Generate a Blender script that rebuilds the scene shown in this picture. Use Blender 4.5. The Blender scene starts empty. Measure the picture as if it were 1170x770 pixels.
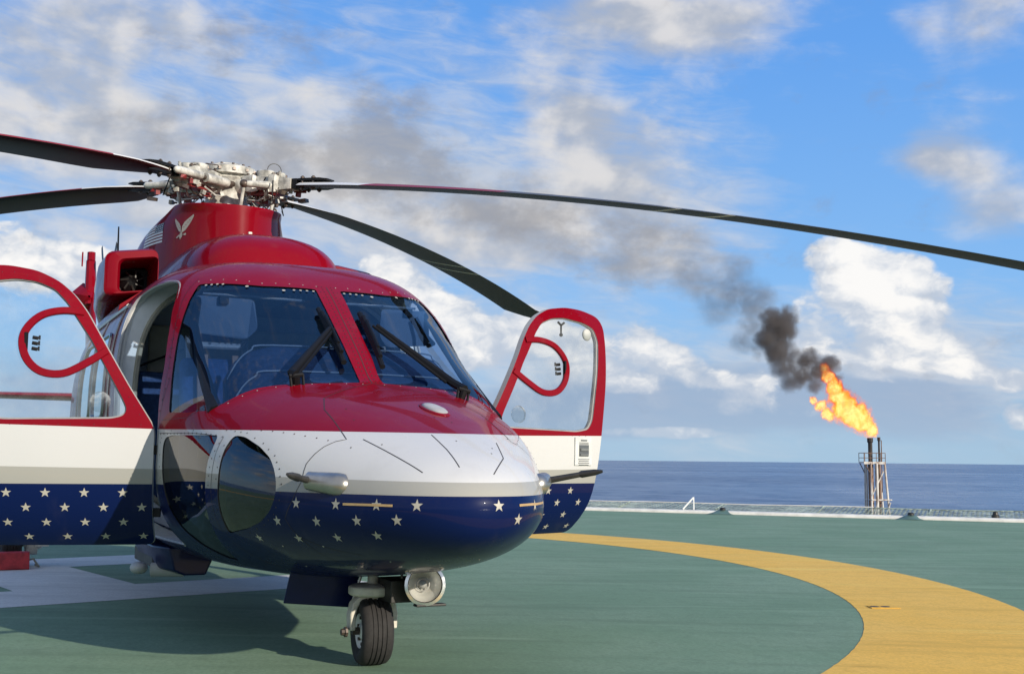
import bpy, bmesh, math, random
import numpy as np
from mathutils import Vector, Matrix
from mathutils.bvhtree import BVHTree
from mathutils.geometry import tessellate_polygon

random.seed(7)
SC = bpy.context.scene
COL = SC.collection
R = math.radians
# world frame = frame of the helicopter: origin on the deck under the nose wheel, x forward, y to port, z up

# ------------------------------------------------------------------ camera
TH = R(26.75)
vR = Vector((math.sin(TH), math.cos(TH), 0))
vF = Vector((-math.cos(TH), math.sin(TH), 0))
vU = Vector((0, 0, 1))
PITCH = math.atan(139.3 / 1310.0); ROLL = 0.0102
f_ = vF * math.cos(PITCH) + vU * math.sin(PITCH)
u_ = -vF * math.sin(PITCH) + vU * math.cos(PITCH)
cr = vR * math.cos(ROLL) + u_ * math.sin(ROLL)
cu = u_ * math.cos(ROLL) - vR * math.sin(ROLL)
cam_d = bpy.data.cameras.new('camera'); cam = bpy.data.objects.new('camera', cam_d); COL.objects.link(cam)
M = Matrix((cr, cu, -f_)).transposed().to_4x4(); M.translation = Vector((5.672, -2.0725, 1.05))
cam.matrix_world = M
cam_d.lens = 36 * 1310.0 / 1170.0; cam_d.sensor_width = 36; cam_d.sensor_fit = 'HORIZONTAL'
cam_d.clip_start = 0.05; cam_d.clip_end = 200000
SC.camera = cam

# ------------------------------------------------------------------ exposure
SC.view_settings.view_transform = 'Standard'
try: SC.view_settings.look = 'None'
except Exception: pass
SC.view_settings.exposure = 0.1; SC.view_settings.gamma = 1.0
SC.view_settings.use_curve_mapping = False
SC.cycles.max_bounces = 10; SC.cycles.transparent_max_bounces = 24; SC.cycles.glossy_bounces = 5
SC.cycles.volume_bounces = 1
SC.cycles.use_denoising = True
SC.cycles.sample_clamp_indirect = 6.0
SC.cycles.caustics_reflective = False; SC.cycles.caustics_refractive = False

# ------------------------------------------------------------------ sun
SUN_EL = 18.5
sxy = Vector((0.944, 0.330)).normalized()
SUN = Vector((sxy.x * math.cos(R(SUN_EL)), sxy.y * math.cos(R(SUN_EL)), math.sin(R(SUN_EL))))
sd = bpy.data.lights.new('sun', 'SUN'); sd.energy = 4.7; sd.angle = R(0.55); sd.color = (1.0, 0.91, 0.78)
so = bpy.data.objects.new('sun', sd); COL.objects.link(so)
so.rotation_euler = SUN.to_track_quat('Z', 'Y').to_euler(); so.location = (10, 6, 12)

# ------------------------------------------------------------------ node helpers
class NT:
    def __init__(s, tree): s.t = tree; tree.nodes.clear()
    def n(s, typ, **kw):
        nd = s.t.nodes.new(typ)
        for k, v in kw.items(): setattr(nd, k, v)
        return nd
    def link(s, a, b): s.t.links.new(a, b)
    def put(s, sock, v):
        if isinstance(v, bpy.types.NodeSocket): s.link(v, sock)
        elif v is not None: sock.default_value = v
    def m(s, op, a, b=None, c=None, clamp=False):
        nd = s.n('ShaderNodeMath', operation=op, use_clamp=clamp)
        s.put(nd.inputs[0], a); s.put(nd.inputs[1], b); s.put(nd.inputs[2], c)
        return nd.outputs[0]
    def vm(s, op, a, b=None, c=None):
        nd = s.n('ShaderNodeVectorMath', operation=op)
        s.put(nd.inputs[0], a); s.put(nd.inputs[1], b)
        if c is not None: s.put(nd.inputs[2], c)
        return nd.outputs['Value'] if op in ('LENGTH', 'DOT_PRODUCT', 'DISTANCE') else nd.outputs[0]
    def mr(s, v, a, b, c=0.0, d=1.0, mode='SMOOTHSTEP'):
        nd = s.n('ShaderNodeMapRange', interpolation_type=mode)
        nd.clamp = True
        for i, x in enumerate((v, a, b, c, d)): s.put(nd.inputs[i], x)
        return nd.outputs[0]
    def noise(s, vec, scale=5, detail=4, rough=0.55, dist=0.0, lac=2.0):
        nd = s.n('ShaderNodeTexNoise')
        s.put(nd.inputs['Vector'], vec); nd.inputs['Scale'].default_value = scale
        nd.inputs['Detail'].default_value = detail; nd.inputs['Roughness'].default_value = rough
        nd.inputs['Distortion'].default_value = dist; nd.inputs['Lacunarity'].default_value = lac
        return nd.outputs['Fac']
    def mix(s, f, a, b, mode='MIX'):
        nd = s.n('ShaderNodeMix', data_type='RGBA', blend_type=mode)
        nd.clamp_factor = True
        s.put(nd.inputs['Factor'], f)
        for k, v in ((6, a), (7, b)):
            if not isinstance(v, bpy.types.NodeSocket) and len(v) == 3: v = (*v, 1)
            s.put(nd.inputs[k], v)
        return nd.outputs[2]
    def ramp(s, f, stops, mode='LINEAR'):
        nd = s.n('ShaderNodeValToRGB'); cr_ = nd.color_ramp; cr_.interpolation = mode
        while len(cr_.elements) < len(stops): cr_.elements.new(0.5)
        for e, (p, c) in zip(cr_.elements, stops): e.position = p; e.color = (*c, 1)
        s.put(nd.inputs[0], f); return nd.outputs[0]
    def sep(s, v):
        nd = s.n('ShaderNodeSeparateXYZ'); s.link(v, nd.inputs[0]); return nd.outputs
    def comb(s, x, y, z=0.0):
        nd = s.n('ShaderNodeCombineXYZ'); s.put(nd.inputs[0], x); s.put(nd.inputs[1], y); s.put(nd.inputs[2], z); return nd.outputs[0]

# ------------------------------------------------------------------ world: sky with clouds
W = bpy.data.worlds.new('World'); SC.world = W; W.use_nodes = True
t = NT(W.node_tree)
SKY_STR = 0.12
sky = t.n('ShaderNodeTexSky', sky_type='NISHITA', sun_disc=False)
sky.sun_elevation = R(SUN_EL); sky.sun_rotation = math.atan2(SUN.x, SUN.y)
sky.altitude = 0; sky.air_density = 1.0; sky.dust_density = 0.6; sky.ozone_density = 2.0
gen = t.n('ShaderNodeTexCoord').outputs['Generated']
dx = t.vm('DOT_PRODUCT', gen, tuple(vR)); dy = t.vm('DOT_PRODUCT', gen, tuple(vF)); dz = t.sep(gen)[2]
az = t.m('MULTIPLY', t.m('ARCTAN2', dx, dy), 57.2958)
el = t.m('MULTIPLY', t.m('ARCSINE', dz), 57.2958)
P = t.comb(az, el, 0.0)
def blobs(lst, P):
    acc = None
    for (a, e, ra, re_, w) in lst:
        v = t.vm('MULTIPLY_ADD', P, (1 / ra, 1 / re_, 0), (-a / ra, -e / re_, 0))
        o = t.mr(t.vm('LENGTH', v), 1.0, 0.0, 0.0, w)
        acc = o if acc is None else t.m('ADD', acc, o)
    return acc
def px(u, v, ru, rv, w):   # sky chart: degrees right of / above the reference heading
    a = math.degrees(math.atan((u - 585) / 1310.0)); e = math.degrees(math.atan((524 + .01 * (u - 585) - v) / 1330.0))
    return (a, e, ru / 22.8, rv / 22.8, w)
CLOUD_SOFT = [px(40, 110, 210, 150, .70), px(190, 190, 260, 100, .58), px(400, 205, 200, 70, .45), px(345, 100, 110, 50, .50), px(640, 240, 200, 90, .55),
    px(190, 25, 190, 60, .45), px(700, 5, 280, 70, .60), px(810, 30, 130, 90, .45), px(1120, 25, 150, 80, .50), px(430, 90, 120, 70, .25),
    px(640, 110, 90, 80, .75), px(690, 175, 110, 90, .72), px(1040, 180, 100, 50, .62), px(1100, 200, 90, 40, .55), px(1155, 260, 90, 60, .65), px(790, 150, 90, 60, .35), px(800, 290, 160, 70, .42),
    px(100, 290, 240, 90, .42), px(560, 300, 230, 60, .38), px(500, 250, 160, 60, .45)]
CLOUD_HOLE = [px(180, 100, 60, 26, -.55), px(430, 30, 150, 55, -.40), px(930, 150, 200, 110, -.60), px(520, 110, 60, 60, -.35), px(70, 225, 140, 34, -.30), px(560, 60, 60, 40, -.3), px(620, 330, 120, 40, -.25), px(900, 250, 140, 50, -.4), px(1000, 80, 160, 60, -.3)]
CLOUD_CUM = [px(958, 308, 55, 48, .85), px(1005, 325, 65, 60, .95), px(1045, 345, 65, 60, .95), px(960, 365, 90, 55, .55), px(1050, 405, 95, 55, .85), px(1095, 425, 60, 30, .6), px(940, 415, 120, 40, .35),
    px(440, 305, 50, 40, .75), px(475, 325, 55, 40, .65), px(515, 360, 55, 50, .85), px(550, 395, 70, 50, .75), px(610, 365, 70, 40, .72), px(660, 395, 80, 40, .55), px(735, 385, 45, 35, .75), px(770, 405, 50, 30, .65), px(700, 425, 150, 40, .50),
    px(20, 305, 90, 50, .75), px(90, 330, 110, 60, .6), px(1150, 440, 60, 22, .65), px(850, 440, 130, 35, .40), px(760, 494, 130, 12, .55), px(1165, 480, 30, 25, .5), px(880, 470, 120, 20, .35)]
CLOUD_GREY = [px(740, 445, 260, 60, .75), px(800, 480, 330, 36, .55), px(950, 450, 200, 45, .5), px(1070, 470, 190, 60, .60), px(600, 480, 200, 50, .5), px(100, 460, 300, 80, .6)]
SMOKE_DRIFT = [px(420, 125, 110, 75, .62), px(455, 180, 130, 80, .62), px(270, 40, 190, 55, .45), px(540, 225, 170, 60, .50), px(640, 250, 150, 55, .46), px(740, 275, 120, 60, .50), px(800, 305, 70, 50, .42), px(190, 150, 220, 50, .40), px(330, 190, 150, 60, .5), px(690, 310, 110, 45, .35)]
Pn = t.comb(az, t.m('MULTIPLY', el, 1.55), 0.3)
warp = t.n('ShaderNodeTexNoise'); t.link(Pn, warp.inputs['Vector']); warp.inputs['Scale'].default_value = 0.22; warp.inputs['Detail'].default_value = 2
Pw = t.vm('MULTIPLY_ADD', t.vm('SUBTRACT', warp.outputs['Color'], (.5, .5, .5)), (1.3, 1.3, 0), Pn)
nA = t.noise(Pw, .16, 8, .52)
nA2 = t.noise(t.vm('ADD', Pw, (.8, 1.0, 0)), .16, 5, .5)      # same field one step nearer the sun: relief of the clouds
Pst = t.comb(t.m('MULTIPLY', az, .35), t.m('MULTIPLY', t.m('ADD', el, t.m('MULTIPLY', az, .10)), 1.3), 4.0)
nS = t.noise(Pst, .8, 7, .62, .6)
def lump(v):
    vo = t.n('ShaderNodeTexVoronoi', feature='F1'); t.link(v, vo.inputs['Vector']); vo.inputs['Scale'].default_value = .42; vo.inputs['Detail'].default_value = 3.0; vo.inputs['Roughness'].default_value = .5; vo.inputs['Lacunarity'].default_value = 2.3
    vo.normalize = True
    return t.m('ADD', t.m('MULTIPLY', t.m('SUBTRACT', 1.0, vo.outputs['Distance']), .55), t.m('MULTIPLY', t.noise(v, .34, 7, .52), .62))
warp2 = t.n('ShaderNodeTexNoise'); t.link(Pn, warp2.inputs['Vector']); warp2.inputs['Scale'].default_value = .9; warp2.inputs['Detail'].default_value = 3
Pl = t.vm('MULTIPLY_ADD', t.vm('SUBTRACT', warp2.outputs['Color'], (.5, .5, .5)), (.9, .9, 0), Pw)
nC = t.m('SUBTRACT', lump(Pl), .16)
nC2 = t.m('SUBTRACT', lump(t.vm('ADD', Pl, (.45, .55, 0))), .16)
front = t.mr(dy, -.2, .35)
soft = t.m('ADD', blobs(CLOUD_SOFT, P), blobs(CLOUD_HOLE, P))
soft = t.m('ADD', t.m('MULTIPLY', soft, front), t.m('MULTIPLY', t.m('SUBTRACT', 1.0, front), .55))
cov = t.m('ADD', t.m('ADD', soft, t.m('MULTIPLY', t.m('SUBTRACT', nA, .5), 1.5)), t.m('MULTIPLY', t.m('SUBTRACT', nS, .5), .42))
covA = t.mr(cov, .02, .80)
cumb = blobs(CLOUD_CUM, P)
cum = t.m('ADD', t.m('MULTIPLY', t.m('ADD', cumb, t.mr(cumb, 0.0, .25, -.35, 0.0)), front), t.m('MULTIPLY', t.m('SUBTRACT', nC, .5), 1.9))
cum = t.m('ADD', cum, t.m('MULTIPLY', t.mr(el, 9.0, 3.0), t.m('MULTIPLY', t.m('SUBTRACT', 1.0, front), .35)))
covC = t.mr(cum, .22, .54)
gry = t.m('ADD', blobs(CLOUD_GREY, P), t.m('MULTIPLY', t.m('SUBTRACT', t.noise(t.comb(t.m('MULTIPLY', az, .3), el, 9.), .55, 5, .55), .5), .9))
covG = t.m('MULTIPLY', t.mr(gry, .12, .60), .85)
smk = t.m('ADD', blobs(SMOKE_DRIFT, P), t.m('MULTIPLY', t.m('SUBTRACT', t.noise(Pw, .36, 7, .6), .5), 1.9))
covS = t.m('MULTIPLY', t.mr(smk, .10, .85), .62)
K = 0.94 / SKY_STR
def kc(c): return tuple(x * K for x in c)
# clear sky: the sky model, tinted to the deep maritime blue of the day
blue = t.ramp(t.m('DIVIDE', el, 40.0), [(0.0, kc((.33, .54, .75))), (.07, kc((.32, .55, .82))), (.20, kc((.24, .51, .92))), (.50, kc((.13, .38, .90))), (1.0, kc((.07, .25, .70)))])
col = t.mix(.88, sky.outputs[0], blue)
veil = t.m('ADD', blobs([px(250, 170, 620, 300, .80), px(640, 250, 460, 170, .50), px(700, 440, 900, 150, .70), px(1080, 400, 300, 120, .45), px(700, 40, 300, 110, .35), px(800, 200, 260, 120, .22)], P), t.m('MULTIPLY', t.m('ADD', t.m('SUBTRACT', nA, .5), t.m('MULTIPLY', t.m('SUBTRACT', nS, .5), .8)), 1.1))
covV = t.m('MULTIPLY', t.mr(veil, .10, .95), t.m('MULTIPLY_ADD', t.m('SUBTRACT', 1.0, front), -.3, .80))
col = t.mix(covV, col, t.mix(t.mr(nS, .35, .65), kc((.47, .54, .66)), kc((.60, .64, .71))))
col = t.mix(covG, col, kc((.34, .45, .62)))
litA = t.m('MULTIPLY', t.m('SUBTRACT', nA, nA2), 3.0)
shA = t.m('ADD', t.mr(t.m('ADD', t.noise(Pw, .13, 4, .5), t.m('MULTIPLY', litA, .8)), .26, .78), 0.0)
colA = t.mix(shA, kc((.43, .47, .55)), kc((.74, .725, .72)))
col = t.mix(t.m('MULTIPLY', covA, .93), col, colA)
litC = t.m('ADD', t.m('ADD', t.m('MULTIPLY', t.m('SUBTRACT', nC, nC2), 2.2), t.m('MULTIPLY', t.m('SUBTRACT', cum, .45), .55)), t.m('MULTIPLY', t.m('SUBTRACT', el, 6.0), .045))
colC = t.mix(t.mr(litC, -.18, .62), kc((.52, .59, .70)), kc((1.0, .975, .94)))
col = t.mix(t.m('MULTIPLY', covC, .95), col, colC)
col = t.mix(covS, col, kc((.29, .285, .30)))
col = t.mix(t.mr(el, 3.0, -.3, 0, .55), col, kc((.42, .58, .74)))
bg = t.n('ShaderNodeBackground'); t.link(col, bg.inputs[0]); bg.inputs[1].default_value = SKY_STR
out = t.n('ShaderNodeOutputWorld'); t.link(bg.outputs[0], out.inputs[0])

# ------------------------------------------------------------------ materials
def new_mat(name):
    m = bpy.data.materials.new(name); m.use_nodes = True
    return m, NT(m.node_tree)
def principled(t, base, rough=.5, metal=0.0, coat=0.0, spec=.5, normal=None, coat_rough=.04):
    p = t.n('ShaderNodeBsdfPrincipled')
    t.put(p.inputs['Base Color'], base if isinstance(base, bpy.types.NodeSocket) else (*base, 1))
    t.put(p.inputs['Roughness'], rough); t.put(p.inputs['Metallic'], metal)
    t.put(p.inputs['Coat Weight'], coat); t.put(p.inputs['Coat Roughness'], coat_rough)
    t.put(p.inputs['Specular IOR Level'], spec)
    if normal is not None: t.link(normal, p.inputs['Normal'])
    return p
def finish(t, sh, vol=None):
    o = t.n('ShaderNodeOutputMaterial')
    if sh is not None: t.link(sh, o.inputs[0])
    if vol is not None: t.link(vol, o.inputs[1])
def bump(t, h, strength=.3, dist=.01):
    b = t.n('ShaderNodeBump'); b.inputs['Strength'].default_value = strength; b.inputs['Distance'].default_value = dist
    t.link(h, b.inputs['Height']); return b.outputs[0]
def simple(name, base, rough=.5, metal=0.0, coat=0.0, vary=.12, scale=9.0, spec=.5, bmp=0.0, bscale=60.0):
    m, t = new_mat(name)
    oc = t.n('ShaderNodeTexCoord').outputs['Object']
    nz = t.noise(oc, scale, 5, .6)
    c = t.mix(t.mr(nz, .3, .7), tuple(x * (1 - vary) for x in base), tuple(min(1, x * (1 + vary)) for x in base))
    r = t.m('ADD', t.m('MULTIPLY', t.m('SUBTRACT', t.noise(oc, scale * 3, 4, .6), .5), .18), rough, clamp=True)
    nm = bump(t, t.noise(oc, bscale, 3, .6), bmp, .004) if bmp else None
    finish(t, principled(t, c, r, metal, coat, spec, nm).outputs[0]); return m

def livery(name, kind):
    m, t = new_mat(name)
    oc = t.n('ShaderNodeTexCoord').outputs['Object']
    x, y, z = t.sep(oc)
    red, white, grey, blue = (.205, .0018, .009), (.56, .56, .55), (.34, .335, .305), (.003, .010, .062)
    if kind == 'bands':
        rw = t.m('MULTIPLY_ADD', x, .018, z); gw = t.m('MULTIPLY_ADD', x, .012, z)
        c = t.mix(t.m('GREATER_THAN', z, .895), blue, grey)
        c = t.mix(t.m('GREATER_THAN', gw, .967), c, white)
        isred = t.m('GREATER_THAN', rw, 1.178)
        c = t.mix(isred, c, red)
    else:
        c = t.mix(0.0, red, red)
    # thin weathering: faint streaks and grime of the paint itself
    st = t.noise(t.vm('MULTIPLY', oc, (3, 3, .7)), 2.2, 3, .55)
    c = t.mix(t.mr(st, .54, .80, 0, .08), c, (.16, .14, .13))
    nz = t.noise(oc, 7, 2, .5)
    r = t.mr(nz, .3, .75, .26, .36)
    wob = bump(t, t.noise(oc, 3.5, 2, .5), .05, .02)
    finish(t, principled(t, c, r, 0.0, .32, .04, wob, .02).outputs[0]); return m

def glass(name, tint=(.80, .86, .88), rough=.01, ior=1.5, haze=0.0):
    m, t = new_mat(name)
    oc = t.n('ShaderNodeTexCoord').outputs['Object']
    fr = t.n('ShaderNodeFresnel'); fr.inputs[0].default_value = ior
    wob = bump(t, t.noise(oc, 2.2, 2, .5), .06, .02); t.link(wob, fr.inputs['Normal'])
    tr = t.n('ShaderNodeBsdfTransparent'); tr.inputs[0].default_value = (*tint, 1)
    gl = t.n('ShaderNodeBsdfGlossy'); gl.inputs['Roughness'].default_value = rough; t.link(wob, gl.inputs['Normal'])
    ge = t.n('ShaderNodeNewGeometry'); mx = t.n('ShaderNodeMixShader'); t.link(t.m('MULTIPLY', fr.outputs[0], t.m('SUBTRACT', 1.0, ge.outputs['Backfacing'])), mx.inputs[0]); t.link(tr.outputs[0], mx.inputs[1]); t.link(gl.outputs[0], mx.inputs[2])
    res = mx.outputs[0]
    if haze > 0:   # scuffed acrylic: a little of the surface scatters
        d = t.n('ShaderNodeBsdfDiffuse'); d.inputs[0].default_value = (.62, .64, .65, 1)
        hz = t.m('MULTIPLY', t.mr(t.noise(t.vm('MULTIPLY', oc, (1.5, 1.5, 1.5)), 2.4, 5, .65), .35, .75), haze)
        m2 = t.n('ShaderNodeMixShader'); t.link(hz, m2.inputs[0]); t.link(res, m2.inputs[1]); t.link(d.outputs[0], m2.inputs[2]); res = m2.outputs[0]
    finish(t, res); return m

MT = {}
MT['livery'] = livery('paint_livery', 'bands')
MT['red'] = livery('paint_red', 'red')
MT['navy'] = simple('paint_navy', (.004, .010, .060), .35, coat=.2, vary=.1, spec=.2)
MT['interior'] = simple('interior_grey', (.50, .50, .47), .6, vary=.06)
MT['cavity'] = simple('interior_dark', (.34, .37, .42), .7, vary=.1)
MT['star'] = simple('star_silver', (.42, .395, .335), .4, vary=.05)
MT['seam'] = simple('panel_seam', (.035, .03, .03), .7)
MT['rivet'] = simple('rivet', (.05, .008, .012), .45)
MT['rivet_pale'] = simple('rivet_pale', (.55, .52, .48), .4, metal=.4)
MT['gold'] = simple('gold_strip', (.55, .36, .16), .45, metal=.2)
MT['glass'] = glass('windshield_glass', (.56, .65, .77), .010, 1.8)
MT['glass_door'] = glass('door_acrylic', (.95, .96, .96), .02, 1.36, .10)
MT['glass_chin'] = glass('chin_glass', (.42, .45, .46), .015, 1.9)
MT['glass_cabin'] = simple('cabin_glass', (.05, .055, .06), .06, coat=1.0)
MT['black'] = simple('black_plastic', (.006, .006, .007), .55, spec=.25)
MT['rubber'] = simple('rubber', (.022, .02, .019), .8, vary=.25, scale=30, bmp=.2)
MT['cream'] = simple('cream_metal', (.62, .58, .48), .45, vary=.18, scale=14)
MT['white'] = simple('white_paint', (.84, .84, .81), .4, vary=.06)
MT['metal'] = simple('bare_metal', (.42, .40, .36), .32, metal=.85, vary=.15)
MT['darkmetal'] = simple('dark_metal', (.05, .048, .045), .45, metal=.5, vary=.3)
MT['grease'] = simple('greasy_metal', (.10, .075, .06), .4, metal=.3, vary=.5, scale=22)
MT['hubwhite'] = simple('hub_white', (.46, .445, .395), .42, vary=.5, scale=13)
MT['hubred'] = simple('hub_red', (.22, .02, .02), .45, vary=.3, scale=18)
MT['seat'] = simple('seat_cloth', (.035, .08, .20), .85, vary=.2, scale=40)
MT['tan'] = simple('tan_leather', (.36, .20, .12), .6)
MT['beige'] = simple('cabin_beige', (.36, .33, .25), .7)
MT['glare'] = simple('glareshield', (.06, .085, .14), .75, vary=.2, scale=30)
MT['piping'] = simple('edge_piping', (.40, .40, .40), .5)
MT['visor'] = simple('visor_acrylic', (.13, .165, .21), .4, vary=.04)
MT['vent'] = glass('vent_acrylic', (.8, .82, .82), .08, 1.5, 1.6)
MT['lens'] = glass('lamp_lens', (.93, .93, .9), .0, 1.45)
MT['reflector'] = simple('reflector', (.97, .96, .92), .34, metal=.55, vary=.02)
MT['chrome'] = simple('chrome', (.80, .79, .76), .16, metal=1.0, vary=.03)
MT['seal'] = simple('window_seal', (.27, .27, .265), .6)
MT['placard'] = simple('placard', (.58, .59, .57), .5)
MT['placard_ink'] = simple('placard_ink', (.09, .10, .11), .5)
MT['chock'] = simple('chock_red', (.42, .03, .035), .6, vary=.3, scale=14, bmp=.2)
MT['flag_grey'] = simple('flag_canton', (.07, .08, .12), .5)

# ------------------------------------------------------------------ mesh helpers
class MB:
    def __init__(s): s.v = []; s.f = []; s.mi = []
    def add(s, vs, fs, mi=0):
        b = len(s.v); s.v += [tuple(v) for v in vs]
        for f in fs: s.f.append([b + i for i in f]); s.mi.append(mi)
    def box(s, c, size, rot=None, mi=0):
        h = [x / 2 for x in size]; c = Vector(c)
        vs = [Vector((sx * h[0], sy * h[1], sz * h[2])) for sx in (-1, 1) for sy in (-1, 1) for sz in (-1, 1)]
        if rot is not None: vs = [rot @ v for v in vs]
        s.add([c + v for v in vs], [(0, 1, 3, 2), (4, 6, 7, 5), (0, 4, 5, 1), (2, 3, 7, 6), (0, 2, 6, 4), (1, 5, 7, 3)], mi)
    def tube(s, pts, r, n=10, mi=0, cap=True):
        pts = [Vector(p) for p in pts]; rs = r if isinstance(r, (list, tuple)) else [r] * len(pts)
        vs = []; up = None
        for i, p in enumerate(pts):
            d = ((pts[min(i + 1, len(pts) - 1)] - pts[max(i - 1, 0)])).normalized()
            if up is None:
                up = d.orthogonal().normalized()
            up = (up - d * up.dot(d)).normalized(); q = d.cross(up)
            for k in range(n):
                a = 2 * math.pi * k / n; vs.append(p + (up * math.cos(a) + q * math.sin(a)) * rs[i])
        fs = [(i * n + k, i * n + (k + 1) % n, (i + 1) * n + (k + 1) % n, (i + 1) * n + k) for i in range(len(pts) - 1) for k in range(n)]
        if cap: fs += [tuple(range(n))[::-1], tuple((len(pts) - 1) * n + k for k in range(n))]
        s.add(vs, fs, mi)
    def lathe(s, prof, o, axis, n=24, mi=0):     # prof: (distance along axis, radius)
        ax = Vector(axis).normalized(); o = Vector(o); e1 = ax.orthogonal().normalized(); e2 = ax.cross(e1)
        vs = []
        for (h, r) in prof:
            for k in range(n):
                a = 2 * math.pi * k / n; vs.append(o + ax * h + (e1 * math.cos(a) + e2 * math.sin(a)) * max(r, 1e-4))
        fs = [(i * n + k, i * n + (k + 1) % n, (i + 1) * n + (k + 1) % n, (i + 1) * n + k) for i in range(len(prof) - 1) for k in range(n)]
        s.add(vs, fs, mi)
    def loft(s, secs, mi=0, cap=True, closed=True):
        n = len(secs[0]); vs = [p for sec in secs for p in sec]; m = n if closed else n - 1
        fs = [(i * n + k, i * n + (k + 1) % n, (i + 1) * n + (k + 1) % n, (i + 1) * n + k) for i in range(len(secs) - 1) for k in range(m)]
        if cap and closed: fs += [tuple(range(n))[::-1], tuple((len(secs) - 1) * n + k for k in range(n))]
        s.add(vs, fs, mi)
    def sphere(s, c, r, n=10, mi=0, scale=(1, 1, 1)):
        c = Vector(c)
        prof = [(-math.cos(math.pi * i / n), math.sin(math.pi * i / n)) for i in range(n + 1)]
        b = len(s.v); s.lathe(prof, (0, 0, 0), (0, 0, 1), n * 2, mi)
        for i in range(b, len(s.v)):
            v = s.v[i]; s.v[i] = (c.x + v[0] * r * scale[0], c.y + v[1] * r * scale[1], c.z + v[2] * r * scale[2])
    def prism(s, poly, d, mi=0):                 # poly: 3D loop, d: extrusion vector
        n = len(poly); d = Vector(d); vs = [Vector(p) for p in poly] + [Vector(p) + d for p in poly]
        s.add(vs, [tuple(range(n))[::-1], tuple(range(n, 2 * n))] + [(k, (k + 1) % n, n + (k + 1) % n, n + k) for k in range(n)], mi)
    def xform(s, mat, start=0):
        for i in range(start, len(s.v)): s.v[i] = tuple(mat @ Vector(s.v[i]))
    def mesh(s, name, mats):
        me = bpy.data.meshes.new(name); me.from_pydata([tuple(v) for v in s.v], [], s.f)
        for m in mats: me.materials.append(MT[m])
        me.polygons.foreach_set('material_index', s.mi)
        bm = bmesh.new(); bm.from_mesh(me); bmesh.ops.recalc_face_normals(bm, faces=bm.faces); bm.to_mesh(me); bm.free()
        return me
    def build(s, name, mats, parent=None, angle=35, bevel=0.0, **props):
        return link(name, s.mesh(name, mats if isinstance(mats, (list, tuple)) else [mats]), parent, angle, bevel, **props)
def link(name, me, parent=None, angle=35, bevel=0.0, **props):
    o = bpy.data.objects.new(name, me); COL.objects.link(o)
    if angle:
        me.polygons.foreach_set('use_smooth', [True] * len(me.polygons))
        me.set_sharp_from_angle(angle=R(angle))
    if bevel:
        b = o.modifiers.new('bevel', 'BEVEL'); b.width = bevel; b.segments = 2; b.limit_method = 'ANGLE'; b.angle_limit = R(40); b.harden_normals = False
    if parent is not None: o.parent = parent
    for k, v in props.items(): o[k] = v
    return o
def tag(o, label, cat, group=None, kind=None):
    o['label'] = label; o['category'] = cat
    if group: o['group'] = group
    if kind: o['kind'] = kind
    return o
def empty(name, loc, label, cat):
    o = bpy.data.objects.new(name, None); COL.objects.link(o); o.location = loc; o.empty_display_size = .2
    return tag(o, label, cat)
def fillet(pts, r, n=5):
    out = []; N = len(pts)
    for i in range(N):
        a, b, c = Vector(pts[i - 1]), Vector(pts[i]), Vector(pts[(i + 1) % N])
        d1 = min(r, (a - b).length * .45); d2 = min(r, (c - b).length * .45)
        p0 = b + (a - b).normalized() * d1; p2 = b + (c - b).normalized() * d2
        for k in range(n + 1):
            u = k / n; out.append(p0 * (1 - u) ** 2 + b * 2 * u * (1 - u) + p2 * u * u)
    return out
def smooth_loop(pts, sub=4, closed=True):
    N = len(pts); out = []; V = [Vector(p) for p in pts]
    rng = range(N) if closed else range(N - 1)
    g = (lambda i: V[i % N]) if closed else (lambda i: V[max(0, min(N - 1, i))])
    for i in rng:
        p0, p1, p2, p3 = g(i - 1), g(i), g(i + 1), g(i + 2)
        for k in range(sub):
            u = k / sub
            out.append(.5 * ((2 * p1) + (p2 - p0) * u + (2 * p0 - 5 * p1 + 4 * p2 - p3) * u * u + (3 * p1 - p0 - 3 * p2 + p3) * u ** 3))
    if not closed: out.append(V[-1])
    return out

# ================================================================== SETTING
# sea
m, t = new_mat('sea_water')
oc = t.n('ShaderNodeTexCoord').outputs['Object']
w1 = t.noise(t.vm('MULTIPLY', oc, (1, 1, 1)), .12, 8, .66)
w2 = t.noise(oc, .012, 6, .6)
w3 = t.noise(oc, .0016, 4, .6)
nm = bump(t, t.m('ADD', t.m('MULTIPLY', w1, 1.0), t.m('MULTIPLY', w2, 2.5)), .85, 2.2)
c = t.mix(t.mr(w3, .38, .62), (.125, .19, .29), (.18, .24, .32))
c = t.mix(t.mr(t.noise(oc, .03, 7, .7), .42, .62, 0, .8), c, (.04, .09, .18))
c = t.mix(t.mr(w2, .5, .7, 0, .5), c, (.20, .25, .34))
finish(t, principled(t, c, t.mr(w3, .35, .65, .24, .42), 0, 0, .32, nm).outputs[0]); MT['sea'] = m
mb = MB(); n = 96; rings = [0, 60, 200, 600, 2000, 8000, 30000, 90000]
for i, r_ in enumerate(rings[1:]):
    mb.add([(r_ * math.cos(2 * math.pi * k / n), r_ * math.sin(2 * math.pi * k / n), -27.0) for k in range(n)], [])
mb.add([(0, 0, -27.0)], [(len(rings[1:]) * n, k, (k + 1) % n) for k in range(0)])
cidx = len(mb.v) - 1
for k in range(n): mb.f.append([cidx, k, (k + 1) % n]); mb.mi.append(0)
for i in range(len(rings) - 2):
    for k in range(n): mb.f.append([i * n + k, (i + 1) * n + k, (i + 1) * n + (k + 1) % n, i * n + (k + 1) % n]); mb.mi.append(0)
mb.build('sea', 'sea', None, 0, kind='structure')

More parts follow.
